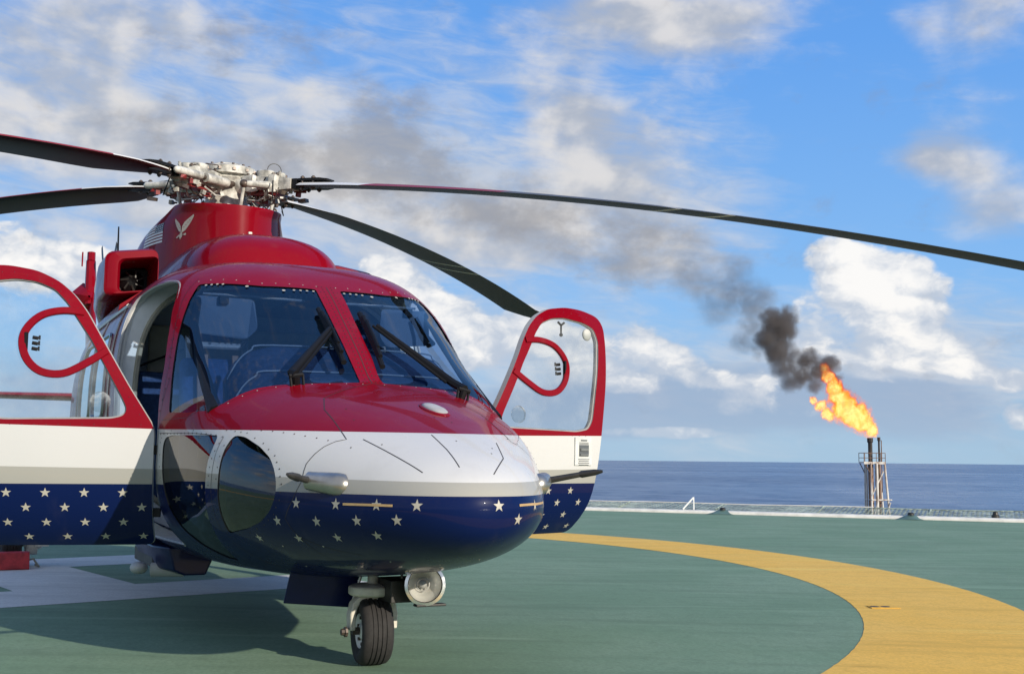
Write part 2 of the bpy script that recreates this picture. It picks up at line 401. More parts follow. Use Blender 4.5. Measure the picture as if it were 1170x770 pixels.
# helideck
EA = Vector((-14.926, 10.487, 0)); EB = Vector((-8.863, 15.659, 0)); eu = (EB - EA).normalized(); en = Vector((-eu.y, eu.x, 0))
if en.dot(vF) < 0: en = -en
def ep(s, o, z=0.0): return EA + eu * s + en * o + Vector((0, 0, z))   # along the deck edge, outwards, up
def deckmat(name, base, worn, grain=1.0, patch=.35):
    m, t = new_mat(name)
    oc = t.n('ShaderNodeTexCoord').outputs['Object']
    ra, rb = t.vm('DOT_PRODUCT', oc, (.5, .866, 0)), t.vm('DOT_PRODUCT', oc, (-.866, .5, 0))
    big = t.noise(oc, .55, 6, .62); strk = t.noise(t.comb(t.m('MULTIPLY', ra, .5), t.m('MULTIPLY', rb, 3.6), 0.), .9, 7, .68)
    fine = t.noise(oc, 42, 4, .75); mid = t.noise(oc, 9, 5, .65)
    c = t.mix(t.mr(big, .40, .62, 0, patch), base, worn)
    c = t.mix(t.mr(t.noise(oc, 2.1, 6, .7, .6), .60, .74, 0, .35), c, tuple(x * .55 for x in base))
    c = t.mix(t.mr(strk, .46, .70, 0, .55), c, tuple(x * .60 for x in base))
    c = t.mix(t.mr(mid, .47, .70, 0, .42), c, tuple(x * .70 for x in base))
    c = t.mix(t.mr(fine, .38, .66, 0, .55), c, tuple(x * .70 for x in base))
    scuff = t.mr(t.noise(t.comb(t.m('MULTIPLY', ra, 1.1), t.m('MULTIPLY', rb, 5.5), 3.), 1.3, 4, .55), .68, .76, 0, .5)
    c = t.mix(scuff, c, tuple(x * .48 for x in base))
    c = t.mix(t.mr(t.noise(t.comb(t.m('MULTIPLY', ra, .4), t.m('MULTIPLY', rb, 5.), 7.), .8, 5, .6), .56, .72, 0, .30), c, tuple(min(.9, x * 1.35 + .02) for x in worn))
    h = t.m('ADD', t.m('MULTIPLY', t.noise(oc, 160, 2, .6), .6), t.m('MULTIPLY', mid, .5))
    finish(t, principled(t, c, .82, 0, 0, .3, bump(t, h, .55, .006)).outputs[0]); return m
MT['deck'] = deckmat('deck_green', (.182, .295, .188), (.255, .36, .25), patch=.6)
MT['deck_yellow'] = deckmat('deck_yellow', (.92, .545, .098), (.88, .585, .17), patch=.35)
MT['deck_white'] = deckmat('deck_white', (.74, .74, .71), (.62, .62, .58), patch=.4)
MT['deck_side'] = simple('deck_side', (.30, .32, .30), .6, vary=.2, scale=2)
MT['gutter'] = simple('gutter_white', (.78, .75, .66), .5, vary=.14, scale=3)
mb = MB()
dk = [ep(-26, 0), ep(-34, -14), ep(-26, -40), ep(30, -40), ep(38, -14), ep(30, 0)]
mb.add([p + Vector((0, 0, 0)) for p in dk] + [p + Vector((0, 0, -.45)) for p in dk], [tuple(range(6))], 0)
mb.f += [[6 + k for k in range(6)][::-1]]; mb.mi += [1]
for k in range(6): mb.f.append([k, (k + 1) % 6, 6 + (k + 1) % 6, 6 + k]); mb.mi.append(1)
mb.build('helideck', ['deck', 'deck_side'], None, 0, kind='structure')
mb = MB()   # the ship below carries the deck
mb.prism([ep(-24, -2, -1.6), ep(28, -2, -1.6), ep(28, -38, -1.6), ep(-24, -38, -1.6)], (0, 0, -25.2))
for s_ in range(-22, 29, 6):
    for o_ in (-3, -37): mb.tube([ep(s_, o_, -1.65), ep(s_, o_, -.46)], .2, 10)
mb.build('ship_hull', 'deck_side', None, 30, kind='structure')
# touchdown ring
CC = Vector((-5.56, -2.42, 0)); mb = MB(); n = 900
vs = []
for k in range(n):
    a = 2 * math.pi * k / n
    for r_ in (8.0 + .0025 * math.sin(k * 1.7) * math.sin(k * .37), 9.185 + .003 * math.sin(k * 1.3 + 1) * math.sin(k * .53)): vs.append(CC + Vector((r_ * math.cos(a), r_ * math.sin(a), .002)))
mb.add(vs, [(2 * k, 2 * k + 1, (2 * k + 3) % (2 * n), (2 * k + 2) % (2 * n)) for k in range(n)])
mb.build('touchdown_circle_marking', 'deck_yellow', None, 0, kind='structure')
# letter H
hu = Vector((-.19236, .98132, 0)); hn = Vector((-.98132, -.19236, 0))
def hp(a, b): return hu * a + hn * b + Vector((0, 0, .002))
loop = [(-2.3, 3.3), (2.0, 3.3), (2.0, 4.27), (.32, 4.27), (.32, 6.03), (2.0, 6.03), (2.0, 7.0), (-2.3, 7.0), (-2.3, 6.03), (-.63, 6.03), (-.63, 4.27), (-2.3, 4.27)]
mb = MB(); tri = tessellate_polygon([[hp(*q) for q in loop]])
mb.add([hp(*q) for q in loop], [tuple(x) for x in tri]); mb.build('letter_h_marking', 'deck_white', None, 0, kind='structure')

# ================================================================== HELICOPTER
heli = empty('helicopter', (0, 0, 0), 'red, white and navy helicopter with star rows and both cockpit doors open', 'helicopter')
XT = 1.38
ST = np.array([
(1.38,0.00,0.84,0.84,0.84,2.0,2.0),(1.34,0.165,0.945,0.73,0.84,2.0,2.0),(1.20,0.325,1.04,0.65,0.84,2.1,2.0),
(1.00,0.455,1.12,0.59,0.84,2.2,2.05),(0.75,0.585,1.205,0.54,0.85,2.35,2.1),(0.40,0.745,1.315,0.49,0.88,2.5,2.2),
(0.10,0.845,1.395,0.455,0.92,2.55,2.3),(-.08,0.88,1.441,0.435,0.94,2.7,2.45),(-.30,0.905,1.610,0.42,0.98,2.7,2.6),
(-.57,0.935,1.810,0.41,1.03,2.65,2.75),(-.91,0.98,2.050,0.40,1.08,2.7,2.9),(-1.16,1.01,2.185,0.40,1.12,3.05,3.0),
(-1.45,1.04,2.275,0.40,1.15,3.3,3.0),(-2.0,1.06,2.32,0.42,1.2,3.7,3.0),(-4.2,1.06,2.32,0.45,1.2,3.4,3.0),
(-5.0,1.00,2.22,0.62,1.3,3.0,2.8),(-6.0,.75,2.08,1.0,1.5,2.6,2.4),(-7.5,.42,1.98,1.32,1.64,2.3,2.2),(-9.5,.30,1.93,1.44,1.68,2.1,2.1),(-12.6,.18,1.92,1.58,1.75,2,2)])
def pchip(xs, ys):
    h = np.diff(xs); d = np.diff(ys) / h; n = len(xs); m = np.zeros(n)
    for i in range(1, n - 1):
        if d[i - 1] * d[i] > 0:
            w1 = 2 * h[i] + h[i - 1]; w2 = h[i] + 2 * h[i - 1]; m[i] = (w1 + w2) / (w1 / d[i - 1] + w2 / d[i])
    m[0] = d[0]; m[-1] = d[-1]
    def f(x):
        i = int(np.clip(np.searchsorted(xs, x) - 1, 0, n - 2)); t = (x - xs[i]) / h[i]
        return float((1 + 2 * t) * (1 - t) ** 2 * ys[i] + t * (1 - t) ** 2 * h[i] * m[i] + t * t * (3 - 2 * t) * ys[i + 1] + t * t * (t - 1) * h[i] * m[i + 1])
    return f
FS = [pchip(np.sqrt(XT - ST[:, 0]), ST[:, k]) for k in range(1, 7)]
def params(x):
    s = math.sqrt(max(XT - x, 1e-9)); return [f(s) for f in FS]
def ring(x, n=60, inset=0.0, floor=None):
    w, zt, zb, zm, nu, nl = params(x); w -= inset; zt -= inset; zb += inset
    if floor is not None: zb = max(zb, floor)
    out = []
    for k in range(2 * n):
        a = -math.pi / 2 + math.pi * k / n; c, s = math.cos(a), math.sin(a); e = 2 / (nu if s >= 0 else nl)
        y = w * math.copysign(abs(c) ** e, c); z = zm + (zt - zm if s >= 0 else zm - zb) * math.copysign(abs(s) ** e, s)
        out.append(Vector((x, y, z)))
    return out
def ysurf(x, z):
    w, zt, zb, zm, nu, nl = params(x)
    t_, n_ = ((z - zm) / (zt - zm), nu) if z >= zm else ((zm - z) / (zm - zb), nl)
    return w * max(1 - min(t_, .9995) ** n_, 0) ** (1 / n_)

ss = np.concatenate([np.linspace(.05, 2.35, 130), np.linspace(2.40, math.sqrt(XT + 12.6), 26)])
mb = MB(); secs = [ring(XT - s * s) for s in ss]
mb.loft(secs); mb.f = mb.f[:-2]; mb.mi = mb.mi[:-2]          # replace the n-gon caps by fans
nn = len(secs[0])
for base, tip, flip in ((0, Vector((XT, 0, .84)), 1), ((len(secs) - 1) * nn, Vector((-12.66, 0, 1.75)), 0)):
    mb.v.append(tuple(tip)); ti = len(mb.v) - 1
    for k in range(nn):
        mb.f.append([ti, base + (k + 1) % nn, base + k] if flip else [ti, base + k, base + (k + 1) % nn]); mb.mi.append(0)
outer_me = mb.mesh('fuselage_skin', ['livery', 'interior', 'star', 'seam', 'rivet', 'gold', 'cavity', 'rivet_pale'])
for p in outer_me.polygons: p.use_smooth = True
outer_nrm = np.empty(len(outer_me.vertices) * 3); outer_me.vertices.foreach_get('normal', outer_nrm); outer_nrm = outer_nrm.reshape(-1, 3)
bmo = bmesh.new(); bmo.from_mesh(outer_me); bmesh.ops.triangulate(bmo, faces=bmo.faces); bmo.verts.ensure_lookup_table(); bmo.faces.ensure_lookup_table()
BV = BVHTree.FromBMesh(bmo)
TRI = [[v.index for v in f.verts] for f in bmo.faces]; OV = [v.co.copy() for v in bmo.verts]; bmo.free()
from mathutils.geometry import barycentric_transform
def skin(p):
    """nearest point on the fuselage skin and the smooth normal there"""
    co, nr, fi, d = BV.find_nearest(Vector(p)); a, b, c = TRI[fi]
    n_ = barycentric_transform(co, OV[a], OV[b], OV[c], Vector(outer_nrm[a]), Vector(outer_nrm[b]), Vector(outer_nrm[c]))
    return co, n_.normalized()
def mirror(pts): return [(p[0], -p[1], p[2]) for p in pts]

# --- outlines on the skin (starboard); port is the mirror image
WS = [(-1.172,-.703,2.06),(-.942,-.383,2.047),(-.90,-.074,2.043),(-.679,-.072,1.89),(-.369,-.067,1.662),(-.083,-.064,1.441),(-.072,-.239,1.433),(-.092,-.401,1.423),(-.119,-.531,1.409),(-.139,-.598,1.395),(-.146,-.68,1.362),(-.155,-.745,1.324),(-.198,-.818,1.275),(-.401,-.884,1.272),(-.68,-.932,1.277),(-.773,-.910,1.481),(-.931,-.859,1.716),(-1.01,-.82,1.835),(-1.09,-.77,1.955)]
CHIN_A = [(-.569,.0,1.157),(.018,0,1.151),(.02,0,1.092),(-.002,0,1.024),(-.012,0,.947),(-.015,0,.863),(-.04,0,.756),(-.07,0,.669),(-.157,0,.575),(-.26,0,.520),(-.37,0,.525),(-.48,0,.575),(-.59,0,.66),(-.655,0,.76),(-.695,0,.87),(-.715,0,.98),(-.715,0,1.10),(-.68,0,1.145)]
CHIN_B = [(.146,0,1.15),(.23,0,1.142),(.37,0,1.096),(.475,0,1.044),(.531,0,.989),(.561,0,.927),(.557,0,.861),(.515,0,.801),(.429,0,.753),(.292,0,.714),(.083,0,.682),(.097,0,.721),(.115,0,.805),(.122,0,.888),(.126,0,.991),(.130,0,1.087)]
DOOR = [(-.83,.56),(-.83,1.20),(-.975,1.425),(-1.08,1.60),(-1.22,1.83),(-1.30,1.93),(-1.39,2.005),(-1.51,2.062),(-1.66,2.085),(-1.78,2.075),(-1.90,2.035),(-1.925,1.97),(-1.90,1.80),(-1.875,1.55),(-1.83,1.20),(-1.80,1.02),(-1.77,.75),(-1.73,.56)]
OPEN = [(-.83,.56),(-.82,1.20),(-.84,1.30),(-.905,1.535),(-1.065,1.80),(-1.20,1.965),(-1.31,2.06),(-1.40,2.10),(-1.55,2.12),(-1.75,2.11),(-1.91,2.06),(-1.945,1.98),(-1.93,1.80),(-1.90,1.55),(-1.85,1.20),(-1.80,1.02),(-1.77,.75),(-1.73,.56)]
DWIN = [(-.975,1.30),(-1.0,1.355),(-1.18,1.673),(-1.325,1.88),(-1.40,1.955),(-1.50,1.995),(-1.60,2.005),(-1.75,1.98),(-1.825,1.945),(-1.842,1.86),(-1.80,1.62),(-1.745,1.31),(-1.705,1.25),(-1.60,1.232),(-1.05,1.245),(-.99,1.262)]
def prism_cut(mb, pts, D, a=.35, b=.5, mi=1):
    D = Vector(D).normalized(); e1 = D.orthogonal().normalized(); e2 = D.cross(e1)
    q = [(Vector(p).dot(e1), Vector(p).dot(e2)) for p in pts]; h = [Vector(p).dot(D) for p in pts]
    lo, hi = min(h) - a, max(h) + b
    mb.prism([e1 * x + e2 * y + D * lo for x, y in q], D * (hi - lo), mi)
def on_side(pts, sgn): return [(x, sgn * ysurf(x, z), z) for (x, z) in pts]

work = bpy.data.objects.new('fuselage', outer_me); COL.objects.link(work)
cutters = []
def cutter(mb):
    me = mb.mesh('cut', ['livery', 'interior', 'star', 'seam', 'rivet', 'gold', 'cavity', 'rivet_pale']); o = bpy.data.objects.new('cut', me); COL.objects.link(o); cutters.append(o)
    b = work.modifiers.new('b', 'BOOLEAN'); b.operation = 'DIFFERENCE'; b.solver = 'EXACT'; b.object = o; b.material_mode = 'INDEX'
mb = MB(); mb.loft([ring(x, 40, .035, .50) for x in np.linspace(.60, -3.6, 42)], 6); cutter(mb)
mb = MB()
for sg in (-1, 1):
    prism_cut(mb, smooth_loop([(p[0], p[1] * -sg, p[2]) for p in fillet(WS, .02, 3)], 1), (.86, sg * .42, .28), .25, .5, 3)
cutter(mb)
mb = MB()
for sg in (-1, 1): prism_cut(mb, fillet([(x, sg * ysurf(x, z), z) for x, z in OPEN], .05, 3), (0, sg, 0), .25, .3)
cutter(mb)
mb = MB()
for sg in (-1, 1):
    for ch in (CHIN_A, CHIN_B):
        prism_cut(mb, fillet([(p[0], sg * ysurf(p[0], p[2]), p[2]) for p in ch], .03, 3), (0, sg, 0), .12, .4, 3)
cutter(mb)
dg = bpy.context.evaluated_depsgraph_get()
fus_me = bpy.data.meshes.new_from_object(work.evaluated_get(dg)); fus_me.name = 'fuselage'
bpy.data.objects.remove(work)
for o in cutters: bpy.data.objects.remove(o)

# --- additions to the skin: seams, rivets, stars, gold strips
add = MB()
def ribbon(pts, w, mi, off=.0012, mb=add):
    L = [skin(p) for p in pts]; vs = []
    for i, (c_, n_) in enumerate(L):
        d = (L[min(i + 1, len(L) - 1)][0] - L[max(i - 1, 0)][0]).normalized(); s_ = n_.cross(d).normalized()
        vs += [c_ + s_ * w / 2 + n_ * off, c_ - s_ * w / 2 + n_ * off]
    mb.add(vs, [(2 * i, 2 * i + 1, 2 * i + 3, 2 * i + 2) for i in range(len(L) - 1)], mi)
def resample(pts, step):
    V = [Vector(p) for p in pts]; out = [V[0]]; acc = 0
    for a, b in zip(V, V[1:]):
        l = (b - a).length; n_ = max(1, int(round(l / step)))
        out += [a.lerp(b, (k + 1) / n_) for k in range(n_)]
    return out
def dot(p, r, mi, mb=add, off=.0008):
    c_, n_ = skin(p); e1 = n_.orthogonal().normalized(); e2 = n_.cross(e1); vs = [c_ + n_ * (off + r * .45)]
    for k in range(6): vs.append(c_ + n_ * off + (e1 * math.cos(k * 1.0472) + e2 * math.sin(k * 1.0472)) * r)
    mb.add(vs, [(0, 1 + k, 1 + (k + 1) % 6) for k in range(6)], mi)
def star_pts(r): return [((r if k % 2 == 0 else r * .40) * math.sin(k * math.pi / 5), (r if k % 2 == 0 else r * .40) * math.cos(k * math.pi / 5)) for k in range(10)]
def star(p, r, mi=2, mb=add, proj=skin):
    c_, n_ = proj(p); up = (Vector((0, 0, 1)) - n_ * n_.z).normalized(); rt = up.cross(n_).normalized()
    vs = [c_ + n_ * .0015]
    for (a, b) in star_pts(r):
        q, qn = proj(c_ + rt * a + up * b); vs.append(q + qn * .0015)
    mb.add(vs, [(0, 1 + k, 1 + (k + 1) % 10) for k in range(10)], mi)
S_STARS = [(.685,-.617,.848),(.905,-.507,.850),(1.101,-.394,.853),(1.255,-.275,.856),(.548,-.659,.765),(.785,-.552,.772),(1.001,-.444,.784),(1.179,-.332,.793),(.329,-.68,.678),(.61,-.577,.690),(.846,-.476,.704),(1.055,-.371,.724)]
P_STARS = [(1.377,.04,.857),(1.262,.268,.853),(1.343,.147,.798)] + [(p[0], -p[1], p[2]) for p in S_STARS if p[1] < -.36]
for p in S_STARS + P_STARS: star(p, .0275)
for sg in (-1,):
    ribbon(resample([(.942,sg*.487,.852),(1.05,sg*.425,.853),(1.17,sg*.348,.853)], .03), .010, 5, .0022)
ribbon(resample([(1.345, .15, .857), (1.24, .28, .857), (1.11, .385, .858)], .03), .010, 5, .0022)
# seams
for sg in (-1, 1):
    mir = (lambda L: [(p[0], sg * p[1], p[2]) for p in L])
    ribbon(resample(mir([(-.078,.0,1.44),(.046,.155,1.405),(.233,.36,1.335),(.40,.41,1.275),(.543,.41,1.22),(.746,.412,1.129),(.72,.455,1.122),(.70,.50,1.095),(.692,.54,1.06),(.688,.577,1.019),(.701,.60,.961)]), .03), .0042, 3)
    ribbon(resample(mir([(.70,.60,.94),(.66,.62,.86),(.60,.635,.78),(.62,.58,.70),(.72,.50,.63),(.86,.38,.58)]), .03), .0030, 3)
    if sg < 0: ribbon(resample(mir([(.804,.355,1.13),(.95,.31,1.085),(1.197,.228,.989)]), .03), .0045, 3)
    ribbon(resample(mir([(.02,.86,1.165),(-.30,.90,1.165),(-.78,.96,1.17)]), .04), .003, 3)
    ribbon(resample(mir([(.075,.82,1.155),(.06,.83,1.05),(.05,.83,.92),(.045,.82,.80),(.03,.79,.68)]), .04), .003, 3)
    ribbon(resample(mir([(-.775,.94,1.48),(-.80,.95,1.30),(-.80,.96,1.17),(-.80,.96,.9),(-.79,.93,.7)]), .04), .003, 3)
ribbon(resample([(.90,-.067,1.157),(1.08,-.07,1.09),(1.241,-.08,1.012)], .03), .0045, 3)
ribbon(resample([(.904,.255,1.123),(1.12,.19,1.06),(1.291,.056,.984)], .03), .0045, 3)
ribbon(resample([(-.93,.0,2.075),(-.5,.0,1.76),(-.08,.0,1.445)], .03), .0045, 3)
# more skin joints: roof, pillars, belly
for sg in (-1, 1):
    mir = (lambda L: [(p[0], sg * p[1], p[2]) for p in L])
    ribbon(resample(mir([(-1.42, .0, 2.27), (-1.42, .4, 2.25), (-1.43, .70, 2.17), (-1.44, .84, 2.13)]), .04), .0032, 3)
    ribbon(resample(mir([(-1.24, .70, 2.12), (-1.15, .80, 2.0), (-1.02, .86, 1.80), (-.86, .92, 1.56), (-.80, .94, 1.34)]), .04), .0028, 4)
    ribbon(resample(mir([(-.05, .05, 1.425), (-.10, .45, 1.40), (-.155, .74, 1.30), (-.40, .89, 1.245), (-.76, .945, 1.24)]), .04), .0028, 4)
    ribbon(resample(mir([(.62, .0, .50), (.62, .25, .53), (.62, .45, .60), (.62, .56, .70)]), .04), .003, 3)
    ribbon(resample(mir([(.05, .0, .45), (.05, .35, .47), (.05, .60, .55), (.04, .72, .64)]), .04), .003, 3)
# rivets
def rivets(pts, step, r, mi):
    for q in resample(pts, step): dot(q, r * 1.35, mi)
rivets([(-.93, -.028, 2.07), (-.5, -.026, 1.76), (-.09, -.024, 1.45)], .036, .0042, 4)
rivets([(-.93, .028, 2.07), (-.5, .026, 1.76), (-.09, .024, 1.45)], .036, .0042, 4)
rivets([(-.93, -.052, 2.07), (-.5, -.050, 1.76), (-.09, -.046, 1.45)], .072, .0038, 4)
rivets([(-.93, .052, 2.07), (-.5, .050, 1.76), (-.09, .046, 1.45)], .072, .0038, 4)
for sg in (-1, 1):
    rivets([(-1.21, sg * .70, 2.085), (-.97, sg * .38, 2.08), (-.93, sg * .06, 2.075)], .085, .0032, 7)
    rivets([(-.06, sg * .06, 1.425), (-.06, sg * .24, 1.42), (-.085, sg * .42, 1.405), (-.12, sg * .60, 1.375), (-.14, sg * .74, 1.31)], .075, .0028, 7)
    rivets([(-.82, sg * .93, 1.29), (-.80, sg * .92, 1.47), (-.96, sg * .87, 1.71), (-1.12, sg * .78, 1.95)], .07, .0042, 4)
    for ch in (CHIN_A, CHIN_B):
        cx_ = sum(p[0] for p in ch) / len(ch); cz_ = sum(p[2] for p in ch) / len(ch)
        lp = [(cx_ + (p[0] - cx_) * 1.11, p[2] + (p[2] - cz_) * .08) for p in ch]
        for (x_, z_) in lp: dot((x_, sg * ysurf(x_, z_), z_), .0042, 3)
        for a_, b_ in zip(lp, lp[1:]):
            x_, z_ = (a_[0] + b_[0]) / 2, (a_[1] + b_[1]) / 2; dot((x_, sg * ysurf(x_, z_), z_), .0042, 3)
    rivets([(-.76, sg * .95, 1.166), (.0, sg * .85, 1.162)], .055, .004, 3)
    rivets([(.10, sg * .80, 1.20), (.45, sg * .64, 1.195), (.70, sg * .50, 1.16)], .07, .0032, 4)
    rivets([(-1.20, sg * .76, 2.06), (-1.06, sg * .85, 1.86), (-.90, sg * .91, 1.60)], .06, .0032, 4)
    rivets([(-1.40, sg * .05, 2.265), (-1.40, sg * .45, 2.24), (-1.42, sg * .72, 2.16)], .06, .0030, 4)
for q in ((.52,.10,1.27),(.60,.14,1.25),(.63,.06,1.245),(.70,.12,1.22),(.45,-.32,1.28),(.60,-.33,1.22),(.55,.50,1.16),(.72,.40,1.14),(.98,.02,1.13),(1.02,.18,1.10),(1.1,.14,1.08),(.82,-.42,1.10),(.9,-.3,1.10)): dot(q, .0045, 3)
for q in ((.9,-.25,.60),(.98,-.05,.61),(.60,-.30,.55),(.85,.1,.56),(.3,-.45,.52),(1.05,.1,.64),(.45,-.62,.62),(.72,-.52,.62)): dot(q, .005, 7)
for sg in (-1, 1):       # pale screws along the top of the windshields
    for L in ([(-1.135, .660, 2.030), (-1.08, .575, 2.028)], [(-.89, .21, 2.010), (-.885, .095, 2.008)]):
        for k in range(4):
            p = Vector(L[0]).lerp(Vector(L[1]), k / 3); dot((p.x, sg * p.y, p.z), .0085, 2, add, .001)
    for L in ((-.99, .46, 2.015), (-.895, .27, 1.995)): dot((L[0], sg * L[1], L[2]), .011, 2, add, .001)
bm = bmesh.new(); bm.from_mesh(fus_me)
n0 = len(bm.faces)
vl = [bm.verts.new(v) for v in add.v]
for f, mi in zip(add.f, add.mi):
    fc = bm.faces.new([vl[i] for i in f]); fc.material_index = mi
bm.to_mesh(fus_me); bm.free()
mi_keep = [p.material_index for p in fus_me.polygons]
fus_me.materials.clear()
for k in ('livery', 'interior', 'star', 'seam', 'rivet', 'gold', 'cavity', 'rivet_pale'): fus_me.materials.append(MT[k])
fus_me.polygons.foreach_set('material_index', mi_keep)
def skin_normals(me, test):
    me.polygons.foreach_set('use_smooth', [True] * len(me.polygons)); nl_ = [None] * len(me.loops)
    cache = {}
    for p in me.polygons:
        if test(p):
            for li in p.loop_indices:
                vi = me.loops[li].vertex_index
                if vi not in cache: cache[vi] = skin(me.vertices[vi].co)[1]
                n_ = cache[vi]; nl_[li] = n_ if n_.dot(p.normal) > 0 else -n_
        else:
            for li in p.loop_indices: nl_[li] = p.normal.copy()
    me.normals_split_custom_set(nl_)
skin_normals(fus_me, lambda p: p.material_index in (0, 2, 3, 5))
fus = link('fuselage', fus_me, heli, 0)
def on_skin(p): return abs(skin(p.center)[1].dot(p.normal)) > .8

# --- patches of glass cut to an outline and laid into the skin
def patch(outline, D, holes=(), off=-.004, thick=.006, step=.05, proj=None):
    """mesh following the skin inside an outline seen along D"""
    D = Vector(D).normalized(); e1 = Vector((0, 0, 1)).cross(D)
    e1 = e1.normalized() if e1.length > .1 else Vector((1, 0, 0)); e2 = D.cross(e1).normalized()
    loops = [[(Vector(p).dot(e1), Vector(p).dot(e2)) for p in lp] for lp in (outline, *holes)]
    flat = [q for lp in loops for q in lp]
    tri = tessellate_polygon([[Vector((x, y, 0)) for x, y in lp] for lp in loops])
    bm = bmesh.new(); vs = [bm.verts.new((x, y, 0)) for x, y in flat]
    for f in tri:
        try: bm.faces.new([vs[i] for i in f])
        except ValueError: pass
    for ax in (0, 1):
        lo = min(q[ax] for q in flat); hi = max(q[ax] for q in flat); k = math.floor(lo / step) + 1
        while k * step < hi:
            co = [0, 0, 0]; co[ax] = k * step; no = [0, 0, 0]; no[ax] = 1
            bmesh.ops.bisect_plane(bm, geom=bm.verts[:] + bm.edges[:] + bm.faces[:], plane_co=co, plane_no=no, dist=1e-6); k += 1
    h = max(Vector(p).dot(D) for p in outline)
    for v in bm.verts:
        q = e1 * v.co.x + e2 * v.co.y
        if proj: v.co = proj(q)
        else:
            hit = BV.ray_cast(q + D * (h + .6), -D)
            c_, n_ = skin(hit[0] if hit[0] is not None else q + D * h); v.co = c_ + n_ * off
    if thick:
        bm.normal_update()
        geo = bmesh.ops.extrude_face_region(bm, geom=bm.faces[:])
        nv = [g for g in geo['geom'] if isinstance(g, bmesh.types.BMVert)]
        for v in nv:
            if proj: v.co = v.co - D * thick
            else:
                c_, n_ = skin(v.co); v.co = v.co - n_ * thick
    bmesh.ops.recalc_face_normals(bm, faces=bm.faces)
    me = bpy.data.meshes.new('patch'); bm.to_mesh(me); bm.free(); return me
for sg, side in ((-1, 'starboard'), (1, 'port')):
    me = patch(fillet([(p[0], p[1] * -sg, p[2]) for p in WS], .02, 3), (.86, sg * .42, .28), off=-.006); me.materials.append(MT['glass'])
    skin_normals(me, on_skin); ws = link('windshield', me, heli, 0)
    for nm_, ch in (('chin_window', CHIN_A), ('chin_window', CHIN_B)):
        me = patch(fillet([(p[0], sg * ysurf(p[0], p[2]), p[2]) for p in ch], .03, 3), (0, sg, 0), off=-.004); me.materials.append(MT['glass_chin'])
        skin_normals(me, on_skin); link(nm_, me, heli, 0)
    # cabin side windows behind the cockpit door
    for (x0, x1) in ((-2.35, -2.95), (-3.1, -3.75)):
        lp = fillet([(x0, sg * ysurf(x0, 1.30), 1.30), (x0 - .02, sg * ysurf(x0, 1.86), 1.86), (x1 + .02, sg * ysurf(x1, 1.86), 1.86), (x1, sg * ysurf(x1, 1.30), 1.30)], .1, 5)
        me = patch(lp, (0, sg, 0), off=.003, thick=0); me.materials.append(MT['glass_cabin']); skin_normals(me, on_skin)
        cw = link('cabin_window', me, heli, 0)
        fr = MB(); L = [skin(p) for p in resample(lp + [lp[0]], .04)]; fr.tube([c_ + n_ * .004 for c_, n_ in L], .014, 6); fr.build('window_frame', 'metal', cw)
    # sliding door rail and door outline on the cabin side
    mb = MB()
    for z_ in (2.02, 1.05):
        mb.tube([(x_, sg * (ysurf(x_, z_) + .006), z_) for x_ in np.linspace(-2.1, -4.4, 18)], .016, 6)
    for x_ in (-2.16, -3.02, -3.9):
        mb.tube([(x_, sg * (ysurf(x_, z_) + .002), z_) for z_ in np.linspace(.62, 2.0, 16)], .010, 6)
    mb.build('cabin_door_rail', 'metal', heli)

